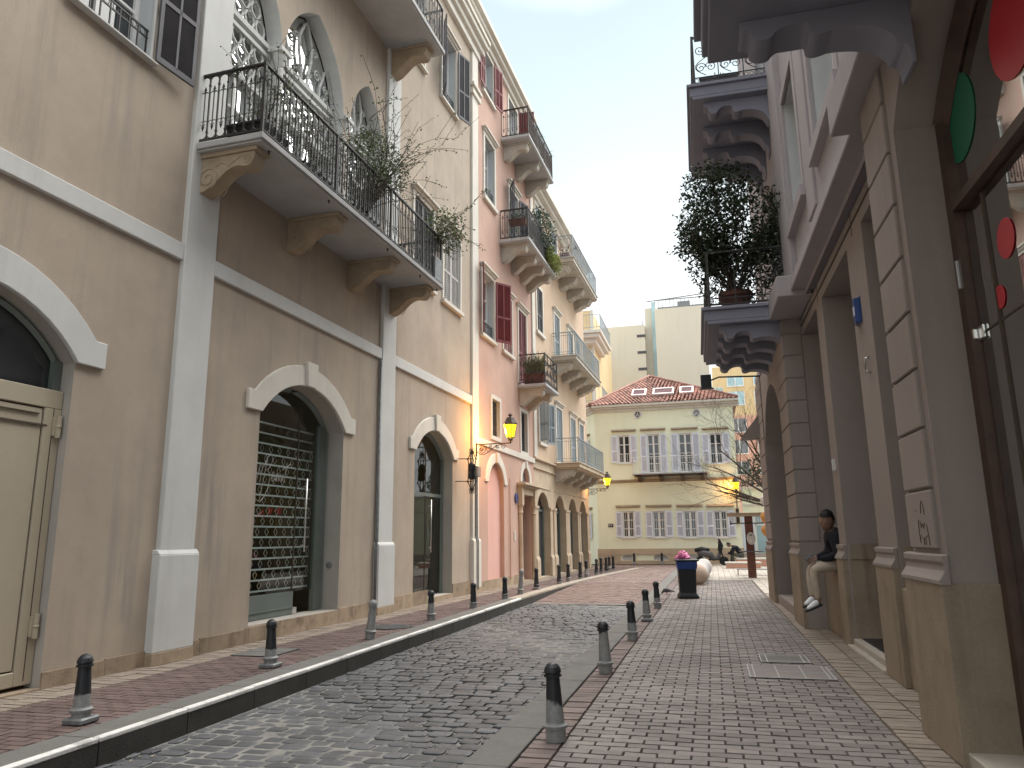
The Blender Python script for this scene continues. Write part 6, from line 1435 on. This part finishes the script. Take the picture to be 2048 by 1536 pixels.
bn_ = dict(thin(pel, .8)); bn_.update(thin({k: v for k, v in legs.items() if k != 'pel'}, .75)); bn_['nk'] = pel['nk']; bn_['nk2'] = pel['nk2']
bn_['fl'] = ((1.36, Y0-.13, .46), .03); bn_['fr'] = ((1.33, Y0+.1, .48), .03)
bm_ = skin_mesh("b", bn_, body_e + leg_e + [('al','fl'),('ar','fr')])
HM = Matrix.Translation((1.61, Y0-.08, 1.63)) @ Matrix.Rotation(R(-38), 4, 'Z') @ Matrix.Rotation(R(26), 4, 'X') @ Matrix.Rotation(R(12), 4, 'Y')
parts_ = [(bm_, None), (head_mesh(), HM)]
parts_ += [(m, None) for m in hand((1.44, Y0-.09, 1.09), (-1,.45,-.12), (.1,.1,1), (.3,1,0), .75)] + [(m, None) for m in hand((1.41, Y0+.09, 1.1), (-.9,-.5,-.12), (.1,-.1,1), (.3,-1,0), .75)]
to_obj(parts_, "body", M['skin'], mn)
to_obj([(hair_mesh(), HM)], "hair", M['hair'], mn); to_obj([(eye_mesh(), HM)], "eyes_and_brows", M['hair'], mn)
jk = dict(pel); del jk['nk2']; jk['nk'] = ((1.66, Y0-.02, 1.5), .1, .09); jk['wl'] = ((1.47, Y0-.11, 1.09), .042); jk['wr'] = ((1.44, Y0+.1, 1.1), .042)
to_obj([(skin_mesh("j", {k: (v[0],)+tuple(x*1.1 for x in v[1:]) for k, v in jk.items()}, [e for e in body_e if e[1] != 'nk2']), None)], "jacket", M['navy'], mn)
to_obj([(skin_mesh("t", legs, leg_e), None)], "trousers", M['khaki'], mn)
shoe((1.2, Y0-.2, .38), (1.43, Y0-.13, .47), mn, M['shoe'], M['sole']); shoe((1.2, Y0+.02, .42), (1.4, Y0+.11, .5), mn, M['shoe'], M['sole'])
ph = MB(); ph.box(-.07,.07,-.036,.036,-.005,.005); po = tag(ph.build("phone", M['black_plastic'], bevel=.004), "black mobile phone held by the man seated on the low wall", "phone"); po.location = (1.33, Y0-.01, 1.12); po.rotation_euler = (R(10), R(-35), R(15))
# the person bent over beside the scooter
p2 = thing("person", "person in black jacket and olive trousers bending forward on a bench beside the scooter", "person", (0,0,0))
Y1 = 37.5; X1 = 1.3
pe = {'pel': ((X1, Y1, .52), .13, .11), 'bel': ((X1-.1, Y1, .65), .14, .12), 'che': ((X1-.26, Y1, .83), .16, .13), 'ub': ((X1-.36, Y1, .92), .13, .12), 'nk': ((X1-.45, Y1, .95), .06), 'nk2': ((X1-.49, Y1, .955), .05),
      'sl': ((X1-.36, Y1-.17, .86), .075), 'el': ((X1-.42, Y1-.2, .62), .058), 'wl': ((X1-.56, Y1-.12, .52), .042), 'sr': ((X1-.36, Y1+.17, .86), .075), 'er': ((X1-.5, Y1+.2, .64), .058), 'wr': ((X1-.66, Y1+.12, .56), .042)}
lg = {'pel': ((X1, Y1, .5), .125, .11), 'hl': ((X1-.03, Y1-.1, .5), .095), 'kl': ((X1-.44, Y1-.13, .52), .07), 'al': ((X1-.4, Y1-.13, .12), .052), 'hr': ((X1-.03, Y1+.1, .5), .095), 'kr': ((X1-.46, Y1+.13, .54), .07), 'ar': ((X1-.52, Y1+.13, .12), .052)}
le = [('pel','hl'),('hl','kl'),('kl','al'),('pel','hr'),('hr','kr'),('kr','ar')]
bb2 = dict(thin(pe, .8)); bb2.update(thin({k: v for k, v in lg.items() if k != 'pel'}, .75)); bb2['nk'] = pe['nk']; bb2['nk2'] = pe['nk2']
HM2 = Matrix.Translation((X1-.58, Y1, .99)) @ Matrix.Rotation(R(-90), 4, 'Z') @ Matrix.Rotation(R(45), 4, 'X')
pr = [(skin_mesh("b", bb2, body_e + le), None), (head_mesh(.23), HM2)]
pr += [(m, None) for m in hand((X1-.57, Y1-.11, .515), (-1,.2,-.3), (0,1,0), (0,0,1), .6)] + [(m, None) for m in hand((X1-.67, Y1+.11, .555), (-1,-.1,-.3), (0,-1,0), (0,0,1), .6)]
to_obj(pr, "body", M['skin'], p2); to_obj([(hair_mesh(.24), HM2)], "hair", M['hair'], p2); to_obj([(eye_mesh(.23), HM2)], "eyes_and_brows", M['hair'], p2)
j2 = {k: (v[0],)+tuple(x*1.1 for x in v[1:]) for k, v in pe.items() if k != 'nk2'}
to_obj([(skin_mesh("j", j2, [e for e in body_e if e[1] != 'nk2']), None)], "jacket", M['navy'], p2); to_obj([(skin_mesh("t", lg, le), None)], "trousers", M['olivecloth'], p2)
shoe((X1-.6, Y1-.14, .012), (X1-.36, Y1-.13, .02), p2, M['black_plastic'], M['sole']); shoe((X1-.72, Y1+.13, .012), (X1-.48, Y1+.13, .02), p2, M['black_plastic'], M['sole'])
